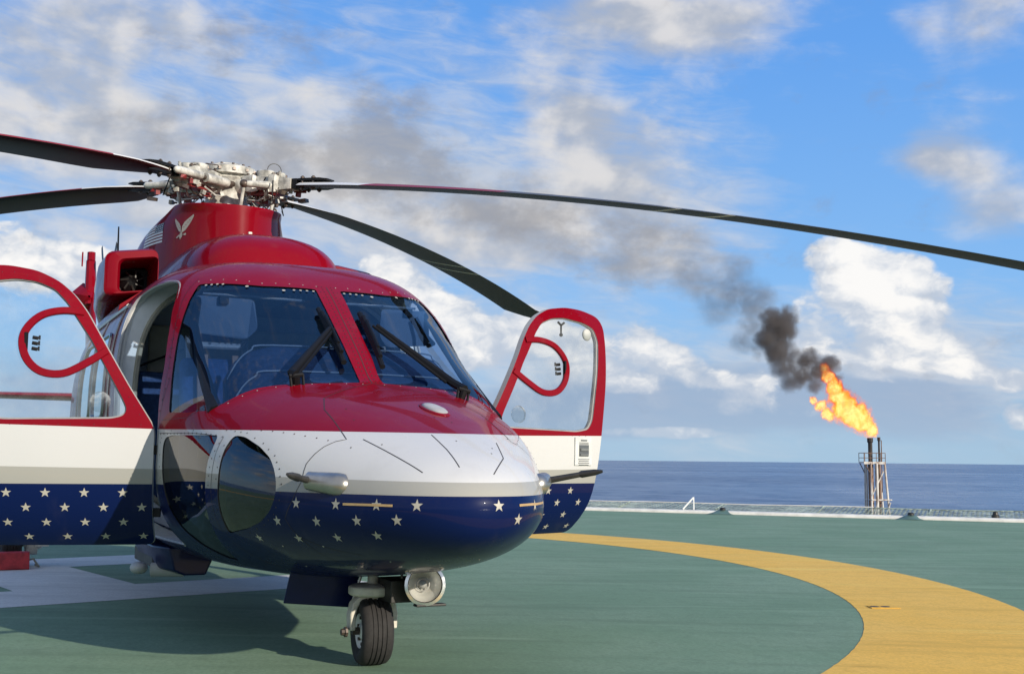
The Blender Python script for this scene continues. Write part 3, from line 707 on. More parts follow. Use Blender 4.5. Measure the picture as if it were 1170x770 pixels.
# --- cockpit doors, built closed on the skin and swung on their hinges
HX, HY = -.80, .955
def swing(o, sg, phi):
    Hh = Matrix.Translation((HX, sg * HY, 0)); o.matrix_world = Hh @ Matrix.Rotation(R(-sg * phi), 4, 'Z') @ Hh.inverted()
DOOR_STARS = []
for sg, phi in ((-1, 71.0), (1, 73.5)):
    D = (0, sg, 0)
    pj_ = (lambda off: (lambda q: Vector((q.x, sg * (ysurf(q.x, q.z) + off), q.z))))
    o3 = lambda L: [(x, sg * ysurf(x, z), z) for x, z in L]
    me = patch(fillet(o3(DOOR), .045, 4), D, [fillet(o3(DWIN), .03, 4)], thick=.045, step=.06, proj=pj_(0.0))
    me.materials.append(MT['livery']); me.materials.append(MT['star']); me.materials.append(MT['interior']); me.materials.append(MT['rivet'])
    for p in me.polygons:
        if p.normal.y * sg < .35: p.material_index = 2
    # stars, rivets
    ds = MB()
    def dproj(p, sg=sg): 
        p = Vector(p); y0 = sg * ysurf(p.x, p.z); c_ = Vector((p.x, y0, p.z)); return c_, skin(c_)[1]
    for row, z_ in enumerate((.848, .770, .690, .611)):
        for k in range(5):
            x_ = -.98 - k * .1955 - (0 if row % 2 == 0 else -.097)
            if x_ < -1.72 + (0.04 if row > 1 else 0) or x_ > -.86: continue
            star((x_, sg * ysurf(x_, z_), z_), .0278, 1, ds, dproj)
    for L in ([(-.90, 1.215), (-1.68, 1.205)], [(-.91, 1.27), (-1.12, 1.60), (-1.27, 1.85), (-1.42, 1.985), (-1.62, 2.045), (-1.80, 2.02)]):
        for q in resample([(x, sg * ysurf(x, z), z) for x, z in L], .06): 
            dot(q, .0026, 3, ds)
    bm = bmesh.new(); bm.from_mesh(me); vl = [bm.verts.new(v) for v in ds.v]
    for f, mi in zip(ds.f, ds.mi):
        fc = bm.faces.new([vl[i] for i in f]); fc.material_index = mi
    bm.to_mesh(me); bm.free()
    skin_normals(me, lambda p: abs(p.normal.y) > .45 and p.material_index in (0, 1))
    door = link('cockpit_door', me, heli, 0); swing(door, sg, phi)
    wb = patch(fillet(o3([(x, z) for x, z in DWIN]), .03, 4), D, thick=.005, step=.08, proj=pj_(-.012)); wb.materials.append(MT['glass_door']); skin_normals(wb, on_skin)
    link('window_pane', wb, door, 0)
    # grey seal around the inside of the window
    mb = MB(); L = fillet(o3(DWIN), .03, 4)
    mb.tube([Vector((p.x, sg * (ysurf(p.x, p.z) - .018), p.z)) for p in L] + [Vector((L[0].x, sg * (ysurf(L[0].x, L[0].z) - .018), L[0].z))], .011, 6); mb.build('window_seal', 'seal', door)
    # flat red frame of the small opening pane, its latch and the round air vent
    DR = [(-1.235, 1.825), (-1.34, 1.83), (-1.44, 1.80), (-1.505, 1.73), (-1.525, 1.65), (-1.495, 1.555), (-1.42, 1.49), (-1.31, 1.482), (-1.20, 1.54), (-1.10, 1.615)]
    cl = smooth_loop([(x, sg * ysurf(x, z), z) for x, z in DR], 5, False); mb = MB(); secs = []
    for i, p in enumerate(cl):
        d = (cl[min(i + 1, len(cl) - 1)] - cl[max(i - 1, 0)]).normalized(); n_ = skin(p)[1]; s_ = n_.cross(d).normalized()
        secs.append([p + s_ * .021 + n_ * .004, p + s_ * .017 + n_ * .010, p - s_ * .017 + n_ * .010, p - s_ * .021 + n_ * .004, p - s_ * .019 - n_ * .010, p + s_ * .019 - n_ * .010])
    mb.loft(secs); mb.build('vent_frame', 'red', door, 30)
    mb = MB()
    for z_ in (1.615, 1.645, 1.675):
        p = Vector((-1.49, sg * (ysurf(-1.49, z_) - .012), z_)); mb.tube([p + Vector((.012, 0, 0)), p + Vector((.038, -sg * .012, -.004))], .010, 8)
        mb.tube([p + Vector((.045, -sg * .012, -.012)), p + Vector((.045, -sg * .012, .012))], .006, 6)
    mb.box((-1.505, sg * (ysurf(-1.505, 1.645) + .001), 1.645), (.014, .02, .11)); mb.build('latch', 'black', door)
    mb = MB(); c_, n_ = skin((-1.115, sg * ysurf(-1.115, 1.335), 1.335))
    mb.lathe([(-.012, .052), (.004, .056), (.012, .050), (.015, .036), (.010, .001)], c_ + n_ * -.008, n_, 28); mb.build('air_vent', 'vent', door, 40)
    if sg > 0:
        mb = MB(); n_ = Vector((0, 1, 0))
        c_, n_ = skin((-1.655, ysurf(-1.655, 1.11), 1.105)); rt = Vector((0, 0, 1)).cross(n_).normalized(); up = n_.cross(rt)
        rot = Matrix((rt, up, n_)).transposed()
        mb.box(c_ + n_ * .004, (.155, .185, .010), rot, 0); mb.build('placard', 'placard', door, 0, .003, label='grey door handle placard')
        mb = MB(); mb.box(c_ + n_ * .011 + up * .006, (.085, .075, .006), rot, 0)
        for k in range(4): mb.box(c_ + n_ * .0115 + up * (-.052 - .012 * k), (.10 - .01 * (k % 2), .004, .003), rot, 0)
        mb.box(c_ + n_ * .0115 + up * .073, (.055, .008, .003), rot, 0)
        for k in range(2): mb.box(c_ + n_ * .0115 + up * (.058 - .008 * k), (.085, .003, .003), rot, 0)
        mb.build('door_handle', 'placard_ink', door, 0)
        mb = MB(); mb.box(c_ + n_ * .016 + up * .012, (.07, .018, .01), rot, 0); mb.box(c_ + n_ * .016 + up * -.022, (.07, .010, .008), rot, 0); mb.build('handle_flap', 'metal', door, 0)
        mb = MB(); c2 = Vector((-1.78, sg * (ysurf(-1.78, 1.90) - .03), 1.90))
        mb.sphere(c2, .042, 8, 0, (1.0, .4, 1.0)); mb.build('mirror', 'interior', door, 60)
        mb = MB(); c2 = Vector((-1.60, sg * (ysurf(-1.60, 1.96) - .05), 1.955)); mb.tube([c2 + Vector((-.03, 0, .02)), c2, c2 + Vector((.03, 0, .02))], .008, 6); mb.tube([c2, c2 - Vector((0, 0, .06))], .007, 6); mb.sphere(c2 - Vector((0, 0, .065)), .013, 6); mb.build('coat_hook', 'black', door)
    # hinges
    for z_ in (.74, 1.08): 
        mb = MB(); mb.box((HX - .03, sg * (ysurf(-.83, z_) - .03), z_), (.08, .02, .05)); mb.build('hinge', 'black', door, 0, .003)
for o in list(bpy.data.objects):
    if o.parent and o.parent.name.startswith('cockpit_door'): o.matrix_parent_inverse = Matrix.Identity(4)

# --- cockpit interior
mb = MB()                                                # instrument panel hood
sec = []
for x_, zt_, hw in ((-.21, 1.455, .62), (-.34, 1.50, .66), (-.46, 1.60, .66), (-.54, 1.655, .64), (-.74, 1.665, .62)):
    sec.append([Vector((x_, -hw, 1.02)), Vector((x_, -hw - .02, zt_ - .20)), Vector((x_, -hw + .03, zt_ - .10)), Vector((x_, -hw + .10, zt_ - .035)), Vector((x_, -hw + .22, zt_)), Vector((x_, hw - .22, zt_)), Vector((x_, hw - .10, zt_ - .035)), Vector((x_, hw - .03, zt_ - .10)), Vector((x_, hw + .02, zt_ - .20)), Vector((x_, hw, 1.02))])
mb.loft(sec); gs = mb.build('instrument_panel', 'glare', heli, 30)
mb = MB()
for x_, zt_, hw in ((-.34, 1.505, .66), (-.54, 1.66, .64)):
    mb.tube(smooth_loop([(x_, -hw - .02, zt_ - .20), (x_, -hw + .03, zt_ - .10), (x_, -hw + .10, zt_ - .035), (x_, -hw + .22, zt_), (x_, hw - .22, zt_), (x_, hw - .10, zt_ - .035), (x_, hw - .03, zt_ - .10), (x_, hw + .02, zt_ - .20)], 5, False), .0045, 6)
mb.build('piping', 'piping', gs)
for sg in (-1, 1):
    mb = MB(); y_ = sg * .47
    mb.box((-1.30, y_, .83), (.50, .46, .16)); mb.box((-1.30, y_, .68), (.40, .40, .18))
    rb = Matrix.Rotation(R(-12), 3, 'Y'); mb.box((-1.62, y_, 1.28), (.12, .46, .78), rb)
    st = mb.build('pilot_seat', 'seat', heli, 40, .04)
    mb = MB(); mb.box((-1.73, y_, 1.86), (.09, .24, .16)); mb.build('headrest', 'seat', st, 40, .03)
    mb = MB(); mb.tube([(-1.68, y_ - .17, 1.62), (-1.70, y_ - .18, 1.80), (-1.64, y_ - .14, 1.745), (-1.64, y_ + .14, 1.745), (-1.70, y_ + .18, 1.80), (-1.68, y_ + .17, 1.62)], .022, 8); mb.build('headrest_bracket', 'piping', st)
    mb = MB(); mb.box((-1.535, y_ - .11, 1.36), (.02, .07, .66), rb); mb.box((-1.535, y_ + .11, 1.36), (.02, .07, .66), rb); mb.build('harness', 'tan', st, 0, .004)
    mb = MB(); mb.prism(fillet([(-1.10, sg * .735, 1.985), (-1.06, sg * .40, 1.975), (-1.03, sg * .38, 1.80), (-1.06, sg * .44, 1.735), (-1.10, sg * .745, 1.765)], .03, 3), (.006, 0, 0)); vs_ = mb.build('sun_visor', 'visor', heli, 0)
    mb = MB(); mb.box((-1.06, sg * .58, 1.96), (.03, .055, .05)); mb.build('visor_clip', 'black', vs_, 0, .005)
    mb = MB(); mb.tube([(-1.02, sg * .10, 1.985), (-1.10, sg * .40, 2.00), (-1.19, sg * .68, 2.01)], .008, 6); mb.build('visor_rail', 'piping', vs_)
    mb = MB()                                            # black diagonal brace behind the glass
    mb.tube([(-1.16, sg * .70, 2.03), (-.98, sg * .765, 1.80), (-.66, sg * .785, 1.56), (-.30, sg * .79, 1.33), (-.20, sg * .79, 1.27)], [.02, .028, .033, .037, .04], 8); mb.build('windshield_brace', 'black', heli)
    if sg > 0: mb = MB(); mb.tube([(-1.02, sg * .62, 1.93), (-1.00, sg * .66, 1.84), (-.92, sg * .70, 1.76), (-.86, sg * .64, 1.74)], .014, 8); mb.build('grab_handle', 'black', heli)
mb = MB(); mb.box((-1.50, 0, 2.02), (.7, .42, .10)); 
for k in range(10): mb.box((-1.15, -.16 + .035 * k, 2.02), (.02, .012, .02), None, 1)
mb.build('overhead_console', ['glare', 'piping'], heli, 0)
mb = MB(); mb.box((-.95, 0, .80), (.9, .30, .45)); mb.build('centre_console', 'glare', heli, 0, .02)
mb = MB(); mb.loft([ring(-2.45, 40, .04, .5), ring(-2.50, 40, .04, .5)]); mb.build('cabin_bulkhead', 'cavity', heli, 0)
mb = MB()
for sg in (-1, 1): mb.box((-2.36, sg * .50, 1.09), (.16, .78, 1.04))
mb.build('cabin_seat', 'seat', heli, 0, .03)
mb = MB(); mb.box((-2.42, 0, 1.76), (.03, 1.56, .36)); mb.build('cabin_partition', 'beige', heli, 0, .02)
for sg in (-1, 1):
    mb = MB(); mb.tube([(-2.3, sg * .95, 1.60), (-2.38, sg * .55, 1.78)], .008, 6); mb.build('cabin_strap', 'black', heli)
mb = MB(); mb.box((-1.45, 0, .56), (2.0, 1.3, .04)); mb.build('cockpit_floor', 'cavity', heli, 0)
# white jamb behind each door and the olive seal on it
o_, i_ = ring(-1.945, 60, .036, .52), ring(-1.945, 60, .125, .62); o2, i2 = ring(-2.02, 60, .036, .52), ring(-2.02, 60, .15, .62)
mb = MB(); N_ = len(o_)
mb.add(o_ + i_ + i2 + o2, [(k, (k + 1) % N_, N_ + (k + 1) % N_, N_ + k) for k in range(N_)] + [(N_ + k, N_ + (k + 1) % N_, 2 * N_ + (k + 1) % N_, 2 * N_ + k) for k in range(N_)] + [(2 * N_ + k, 2 * N_ + (k + 1) % N_, 3 * N_ + (k + 1) % N_, 3 * N_ + k) for k in range(N_)])
jb = mb.build('door_jamb', 'white', heli, 40)
mb = MB(); L = ring(-1.94, 40, .13, .63); mb.tube(L + [L[0]], .018, 6); mb.build('jamb_seal', 'beige', jb)
# seal around the door openings
for sg in (-1, 1):
    mb = MB(); L = [Vector((x, sg * (ysurf(x, z) - .012), z)) for x, z in [(p.x, p.z) for p in fillet([(x, 0, z) for x, z in OPEN], .05, 3)]]
    mb.tube(L + [L[0]], .009, 6); mb.build('door_seal', 'piping', heli)

# --- roof fairings
def half_ring(x, w, z0, zt, nu, n=28, yc=0.0):
    out = []
    for k in range(n + 1):
        a = math.pi * k / n; c, s = math.cos(a), math.sin(a)
        out.append(Vector((x, yc + w * math.copysign(abs(c) ** (2 / nu), c), z0 + (zt - z0) * abs(s) ** (2 / nu))))
    return out
mb = MB()
prof = [(-1.98, .06, 2.26), (-1.99, .22, 2.36), (-2.03, .36, 2.45), (-2.10, .46, 2.525), (-2.22, .53, 2.59), (-2.40, .565, 2.635), (-2.70, .585, 2.675), (-3.1, .595, 2.69), (-3.8, .60, 2.68), (-4.6, .58, 2.62), (-5.4, .45, 2.45), (-5.9, .30, 2.25)]
xs = [p[0] for p in prof]
mb.loft([half_ring(x, w, 2.15, zt, 2.7) for x, w, zt in prof], closed=False); n_ = 29
mb.f.append(list(range(n_))); mb.mi.append(0)
rf = mb.build('roof_fairing', 'red', heli, 50)
mb = MB(); mb.box((-2.95, .02, 2.72), (.03, .03, .07)); mb.build('vent_pin', 'cream', rf, 0, .006)
mb = MB(); sec = []
CS = [(2.30, -4.75, .64, 1.55), (2.60, -4.55, .62, 1.5), (2.75, -4.42, .595, 1.3), (2.87, -4.25, .56, 1.05), (2.95, -4.05, .51, .80), (3.01, -3.80, .455, .55), (3.045, -3.64, .428, .45), (3.052, -3.64, .415, .44)]
cf = [pchip(np.array([q[0] for q in CS]), np.array([q[k] for q in CS])) for k in (1, 2, 3)]
for z_ in [2.30, 2.45, 2.60, 2.70, 2.78, 2.84, 2.89, 2.93, 2.97, 3.0, 3.025, 3.045, 3.052]:
    xc, w_, L_ = [f(z_) for f in cf]; lp = []
    for k in range(96):
        a = 2 * math.pi * k / 96; c, s = math.cos(a), math.sin(a)
        lp.append(Vector((xc + ((-3.18 - xc) * c if c > 0 else L_ * c), w_ * s, z_ - (.045 * c if (z_ > 2.9 and c > 0) else 0) * min(1, (z_ - 2.9) / .1))))
    sec.append(lp)
mb.loft(sec)
BVc = BVHTree.FromPolygons([Vector(v) for v in mb.v], mb.f)
# flag and winged emblem on the starboard side
def deco(poly, org, axr, up, sc_, mi, off=.003):
    vs = []
    for (a, b) in poly:
        h_ = BVc.find_nearest(org + axr * a * sc_ + up * b * sc_); vs.append(h_[0] + h_[1] * off)
    mb.add(vs, [tuple(range(len(vs)))], mi)
def collar_at(x_, z_):
    h_ = BVc.ray_cast(Vector((x_, -2.5, z_)), Vector((0, 1, 0))); return h_[0], h_[1]
def grid_deco(a0, a1, b0, b1, org, axr, up, mi, off=.003, n=4, lean=0.0):
    for k in range(n):
        u0, u1 = a0 + (a1 - a0) * k / n, a0 + (a1 - a0) * (k + 1) / n
        deco([(u0, b0), (u1, b0), (u1, b1), (u0, b1)], org, axr, up, 1.0, mi, off)
FO = Vector((-3.93, -.535, 2.84)); axf = Vector((.981, .193, 0)).normalized(); up_ = Vector((0, 0, 1))
FW, FH = .40, .165
for k in range(7):
    b0 = -FH / 2 + FH * (2 * k) / 13; b1 = b0 + FH * 1.15 / 13
    a1 = FW / 2 if k < 4 else FW / 2 - FW * .42
    grid_deco(-FW / 2, a1, b0, b1, FO, axf, up_, 1)
grid_deco(FW / 2 - FW * .42, FW / 2, -FH / 2 + FH * 7 / 13, FH / 2, FO, axf, up_, 2, .003)
for i in range(5):
    for j in range(4):
        ca = FW / 2 - FW * .42 + FW * .42 * (i + .5) / 5; cb = -FH / 2 + FH * 7 / 13 + FH * 6 / 13 * (j + .5) / 4
        deco([(ca - .008, cb - .004), (ca + .008, cb - .004), (ca + .008, cb + .004), (ca - .008, cb + .004)], FO, axf, up_, 1, 1, .005)
EO = Vector((-3.495, -.385, 2.835)); ae_ = Vector((.909, .416, 0)); ue_ = Vector((0, 0, 1))
W1 = [(.01, -.34), (.24, -.16), (.44, .20), (.60, .58), (.68, .84), (.66, .95), (.44, .74), (.18, .46), (.05, .16)]
for poly in (W1, [(-.62 * a, b * .86) for a, b in W1], [(-.05, -.30), (.06, -.30), (.09, -.46), (.05, -.62), (-.05, -.80), (-.10, -.60), (-.09, -.44)], [(.14, -.42), (.26, -.36), (.30, -.46), (.24, -.54), (.13, -.50)], [(-.12, -.42), (-.30, -.62), (-.24, -.68), (-.09, -.54)]):
    deco([(a * 1.9, b) for a, b in poly], EO, ae_, ue_, .108, 3)
for k in range(4):                                        # feather lines
    for sgn, sc in ((1, 1), (-.62, .86)):
        a0, b0 = .10 + .11 * k, .02 + .155 * k
        deco([(sgn * a0 * 1.9, sc * (b0 + .06)), (sgn * (a0 + .10) * 1.9, sc * (b0 + .04)), (sgn * (a0 + .10) * 1.9, sc * (b0 + .06)), (sgn * (a0 + .01) * 1.9, sc * (b0 + .085))], EO, ae_, ue_, .108, 0, .0045)
mb.build('mast_fairing', ['red', 'white', 'flag_grey', 'star'], heli, 40)
# engine intakes
for sg in (-1, 1):
    def rr(x, w, h, yc, zc, r=.09):
        return fillet([(x, yc - w / 2, zc - h / 2), (x, yc + w / 2, zc - h / 2), (x, yc + w / 2, zc + h / 2), (x, yc - w / 2, zc + h / 2)], r, 5)
    yc = sg * .84; mb = MB()
    secs = [rr(-3.30, .22, .18, yc - sg * .05, 2.345, .03), rr(-3.02, .25, .21, yc - sg * .05, 2.345, .035), rr(-2.93, .265, .225, yc - sg * .055, 2.345, .04), rr(-2.905, .285, .245, yc - sg * .045, 2.35, .05), rr(-2.905, .335, .30, yc - sg * .015, 2.37, .06), rr(-2.93, .37, .33, yc, 2.37, .07), rr(-3.3, .375, .33, yc, 2.36, .075), rr(-4.0, .33, .32, sg * .80, 2.33, .09), rr(-4.8, .26, .28, sg * .70, 2.27, .08), rr(-5.4, .2, .2, sg * .58, 2.19, .06)]
    secs = [[Vector((p.x, p.y, p.z - .15 * (sg * p.y - .84))) for p in sec_] for sec_ in secs]
    mb.loft(secs, cap=False); nn_ = len(secs[0])
    mb.f.append([(len(secs) - 1) * nn_ + k for k in range(nn_)]); mb.mi.append(0)
    it = mb.build('engine_intake', 'red', heli, 45)
    mb = MB(); mb.lathe([(0, .001), (.03, .04), (.0, .075), (-.02, .09)], (-3.22, yc - sg * .05, 2.345), (1, 0, 0), 20); mb.prism(rr(-3.27, .24, .20, yc - sg * .05, 2.345, .03), (.02, 0, 0)); mb.build('intake_duct', 'black', it, 40)
    mb = MB()
    for k in range(7): a = k * .9; mb.tube([(-3.19, yc - sg * .05 + .03 * math.cos(a), 2.345 + .03 * math.sin(a)), (-3.2, yc - sg * .05 + .085 * math.cos(a + .4), 2.345 + .08 * math.sin(a + .4))], .008, 5)
    mb.build('intake_vanes', 'darkmetal', it)
    mb = MB(); mb.loft([[Vector((x_, sg * (ysurf(x_, 2.14) - .12), 2.10)), Vector((x_, sg * (ysurf(x_, 2.10) + .03), 2.06)), Vector((x_, sg * (ysurf(x_, 2.10) + .02), 2.12)), Vector((x_, sg * .62, 2.34)), Vector((x_, sg * .55, 2.28))] for x_ in np.linspace(-2.85, -4.6, 8)]); mb.build('roof_step', 'red', heli, 30)
mb = MB(); mb.tube([(-4.4, -.74, 2.35), (-4.42, -.745, 2.98)], [.013, .006], 8); mb.build('whip_antenna', 'darkmetal', heli)

# --- tail
mb = MB()
def foil(cx, cz, ch, th, y=0.0):     # vertical fin section, chord along x
    return [Vector((cx + ch * (.5 * math.cos(2 * math.pi * k / 20)), y + th * math.sin(2 * math.pi * k / 20) * (.6 + .4 * math.cos(2 * math.pi * k / 20)), cz)) for k in range(20)]
mb.loft([foil(-12.1, 1.75, 1.5, .10), foil(-12.5, 2.4, 1.1, .10), foil(-12.85, 3.1, .95, .09), foil(-13.1, 3.75, .85, .08), foil(-13.15, 3.95, .7, .06)]); fin = mb.build('tail_fin', 'red', heli, 40)
mb = MB(); mb.lathe([(-.48, .02), (-.40, .16), (-.15, .25), (.2, .25), (.42, .12), (.5, .02)], (-13.0, -.06, 3.42), (1, 0, 0), 6); mb.build('tail_gearbox', 'red', fin, 25)
mb = MB(); mb.tube([(-12.6, -.03, 3.3), (-12.75, -.03, 4.0)], [.09, .07], 10); mb.tube([(-12.72, -.03, 4.0), (-12.73, -.03, 4.13)], .06, 8); mb.tube([(-12.7, -.16, 3.9), (-12.7, -.16, 4.12)], .012, 6); mb.build('fin_light', 'red', fin)
mb = MB(); mb.lathe([(0, .07), (.22, .07), (.24, .02)], (-13.0, .06, 3.42), (0, 1, 0), 12); trt = mb.build('tail_rotor', 'darkmetal', heli)
for k in range(4):
    mb = MB(); a = R(38 + 90 * k); d = Vector((math.cos(a), 0, math.sin(a))); s_ = Vector((-math.sin(a), 0, math.cos(a)))
    mb.loft([[Vector((-13.0, .24, 3.42)) + d * r_ + s_ * (c_ * w_) + Vector((0, t_, 0)) for c_, t_ in ((-1, 0), (-.2, .012), (1, 0), (-.2, -.012))] for r_, w_ in ((.08, .03), (.25, .08), (1.2, .08), (1.22, .06))]); mb.build('tail_rotor_blade', 'darkmetal', trt)
mb = MB()
def hfoil(y, cx, ch, th, z): return [Vector((cx + ch * .5 * math.cos(2 * math.pi * k / 16), y, z + th * math.sin(2 * math.pi * k / 16))) for k in range(16)]
mb.loft([hfoil(-1.55, -11.95, .55, .035, 1.87), hfoil(-1.5, -11.95, .62, .045, 1.87), hfoil(0, -11.85, .8, .06, 1.87), hfoil(1.5, -11.95, .62, .045, 1.87), hfoil(1.55, -11.95, .55, .035, 1.87)]); mb.build('stabilizer', 'red', heli, 40)

# --- main rotor
HUB = Vector((-3.70, 0, 3.27)); tilt = Matrix.Rotation(R(5.0), 3, 'Y')
def rot_frame(azd):
    a = R(azd); er = tilt @ Vector((math.cos(a), math.sin(a), 0)); ez = tilt @ Vector((0, 0, 1)); et = ez.cross(er); return er, et, ez
ez = tilt @ Vector((0, 0, 1))
mb = MB()
mb.lathe([(-.50, .30), (-.36, .27), (-.30, .20), (-.10, .165), (.02, .175), (.05, .20), (.07, .175), (.08, .18), (.085, .22), (.145, .22), (.152, .205), (.155, .13), (.175, .12), (.18, .0)], HUB, ez, 36)
for k in range(12):
    a = k * math.pi / 6; mb.lathe([(.145, .014), (.168, .012), (.170, .0)], HUB + (tilt @ Vector((.175 * math.cos(a), .175 * math.sin(a), 0))), ez, 6, 1)
    mb.box(HUB + (tilt @ Vector((.22 * math.cos(a), .22 * math.sin(a), .115))), (.022, .022, .022), None, 1)
rh = mb.build('rotor_hub', ['hubwhite', 'grease'], heli, 40)
mb = MB(); c0 = HUB + tilt @ Vector((.10, .36, .16)); mb.tube([c0 + Vector((0, .058 * math.cos(u), .055 * math.sin(u))) for u in np.linspace(-.4, 3.6, 20)], .0035, 6); mb.build('wire_loop', 'darkmetal', rh)
mb = MB(); mb.lathe([(-.46, .30), (-.44, .38), (-.39, .39), (-.37, .30)], HUB, ez, 28)
for k in range(8):
    a = k * math.pi / 4 + .2; p = HUB + tilt @ Vector((.36 * math.cos(a), .36 * math.sin(a), -.41)); mb.box(p, (.07, .07, .09))
mb.build('swashplate', 'grease', rh, 35)
BLADE_ME = None
rnd = random.Random(3)
ARM = None
for bi, azd in enumerate((40, 130, 220, 310)):
    er, et, e3 = rot_frame(azd)
    FR = Matrix((er, et, e3)).transposed().to_4x4(); FR.translation = HUB
    if ARM is None:
        mb = MB()       # yoke and spindle (0 white, 1 grease, 2 dull red, 3 black)
        mb.tube([(.10, 0, .0), (.28, 0, .0)], [.12, .10], 16, 0)
        mb.loft([[Vector((r_, y_, z_)) for y_, z_ in ((-w_, -h_), (w_, -h_), (w_ * 1.1, 0), (w_, h_), (-w_, h_), (-w_ * 1.1, 0))] for r_, w_, h_ in ((.22, .10, .07), (.34, .115, .085), (.36, .09, .07), (.48, .085, .065), (.50, .11, .085), (.56, .11, .085), (.58, .075, .06), (.70, .07, .05))], 0)
        mb.lathe([(0, .085), (.10, .085), (.11, .07), (.12, .0)], (.40, 0, .03), (0, 0, 1), 14, 0)
        mb.lathe([(0, .06), (.04, .06), (.05, .0)], (.53, 0, .07), (0, 0, 1), 12, 0)
        mb.box((.43, 0, -.085), (.26, .15, .05), None, 2)
        # lead-lag damper alongside
        mb.tube([(.12, .17, -.01), (.20, .165, -.01)], .028, 10, 1); mb.tube([(.20, .165, -.01), (.46, .145, -.01)], .045, 14, 0); mb.tube([(.46, .145, -.01), (.60, .10, -.01)], .02, 8, 1)
        mb.sphere((.61, .10, -.01), .035, 6, 0)
        # pitch horn and link
        mb.tube([(.52, -.08, -.02), (.44, -.22, -.03), (.36, -.27, -.03)], [.04, .032, .03], 10, 0); mb.sphere((.36, -.27, -.03), .04, 6, 1)
        mb.tube([(.36, -.27, -.03), (.30, -.24, -.38)], .016, 8, 0); mb.sphere((.30, -.24, -.38), .03, 6, 1)
        # droop stop, hoses, bolts
        mb.tube([(.24, -.06, -.09), (.30, -.10, -.16), (.40, -.10, -.17), (.48, -.06, -.10)], .009, 6, 0)
        mb.tube([(.20, .10, -.07), (.26, .16, -.15), (.36, .18, -.16), (.44, .12, -.09)], .008, 6, 0)
        mb.tube([(.16, .05, .10), (.26, .10, .15), (.38, .08, .14), (.48, .04, .10)], .006, 6, 1)
        for x_ in (.26, .32, .52, .56):
            for y_ in (-.07, .07): mb.lathe([(0, .014), (.022, .013), (.023, 0)], (x_, y_, .082), (0, 0, 1), 6, 1)
        for k in range(26): mb.box((.22 + .5 * rnd.random(), (rnd.random() - .5) * .30, -.17 + .14 * rnd.random()), (.02 + .05 * rnd.random(), .015 + .03 * rnd.random(), .015 + .03 * rnd.random()), Matrix.Rotation(rnd.random() * 3, 3, 'Z') @ Matrix.Rotation(rnd.random() - .5, 3, 'X'), rnd.choice((0, 0, 1, 1, 1, 2)))
        for k in range(7):      # hydraulic and de-ice lines looping between the fittings
            p0 = Vector((.20 + .45 * rnd.random(), (rnd.random() - .5) * .3, -.06 + .12 * rnd.random())); p3 = Vector((.20 + .5 * rnd.random(), (rnd.random() - .5) * .34, -.20 + .2 * rnd.random())); sag = Vector((0, (rnd.random() - .5) * .16, -.10))
            mb.tube([p0, p0.lerp(p3, .3) + sag * .8, p0.lerp(p3, .7) + sag, p3], .006, 5, rnd.choice((0, 1, 3)))
        for k in range(4): mb.lathe([(0, .022), (.05, .022), (.055, .012), (.07, .012), (.071, 0)], (.24 + .11 * k, .03 * (-1) ** k, .06), (.1, (-1) ** k * .5, 1), 8, rnd.choice((0, 1)))
        # blade cuff: two black plates with bolt rows
        mb.loft([[Vector((r_, y_, z_)) for y_, z_ in ((-w_, -.045), (w_, -.045), (w_, .045), (-w_, .045))] for r_, w_ in ((.66, .055), (.72, .075))], 3)
        for zc_ in (-.035, .035): mb.loft([[Vector((r_, y_, zc_ + z_)) for y_, z_ in ((-w_, -h_), (w_, -h_), (w_, h_), (-w_, h_))] for r_, w_, h_ in ((.70, .05, .008), (.75, .07, .012), (.93, .085, .012), (1.0, .06, .006))], 3)
        mb.tube([(.50, .13, .0), (.74, .12, .0)], .035, 12, 0); mb.sphere((.745, .12, 0), .035, 6, 0)
        for x_ in (.77, .87):
            for y_ in (-.06, .05): mb.tube([(x_, y_, -.07), (x_, y_, .07)], .010, 6, 1); mb.lathe([(0, .019), (.014, .019), (.015, 0)], (x_, y_, .047), (0, 0, 1), 6, 1); mb.lathe([(0, .019), (.014, .019), (.015, 0)], (x_, y_, -.047), (0, 0, -1), 6, 1)
        mb.v = [(x * (.95 if x < .7 else 1), y * .86, z * .84) for x, y, z in mb.v]
        ARM = mb.mesh('rotor_arm', ['hubwhite', 'grease', 'hubred', 'black'])
        ARM.polygons.foreach_set('use_smooth', [True] * len(ARM.polygons)); ARM.set_sharp_from_angle(angle=R(40))
        mb = MB(); secs = []
        for r_ in [.74, .80, .88, 1.0, 1.2, 1.4] + list(np.linspace(1.7, 6.05, 16)) + [6.2, 6.33, 6.42, 6.46]:
            ch = .14 + (.45 - .14) * min(1, max(0, (r_ - .74) / .5)) ** .8; sw = max(0, r_ - 6.05)
            if r_ > 6.05: ch *= 1 - .35 * (sw / .42) ** 1.5
            tw = R(9 - 10 * r_ / 6.7); dz_ = -.0168 * r_ * r_; th = .055 if r_ < 1.2 else .055 * max(.75, 1 - .04 * r_); lp = []
            if r_ > 6.35: th *= .5
            for k in range(24):
                u = 2 * math.pi * k / 24; c = .5 * (1 - math.cos(u)) if True else 0
                xx = .5 * (1 + math.cos(u)); zz = th / .4 * 5 * .2 * (1.48 * math.sqrt(max(xx, 0)) - .63 * xx - 1.758 * xx ** 2 + 1.4215 * xx ** 3 - .5075 * xx ** 4) * .4
                zz = zz if math.sin(u) >= 0 else -zz * .8
                yy = (.28 - xx) * ch - sw * .45                    # leading edge towards +t
                lp.append(Vector((r_, yy * math.cos(tw) - zz * math.sin(tw), yy * math.sin(tw) + zz * math.cos(tw) + dz_)))
            secs.append(lp)
        mb.loft(secs)
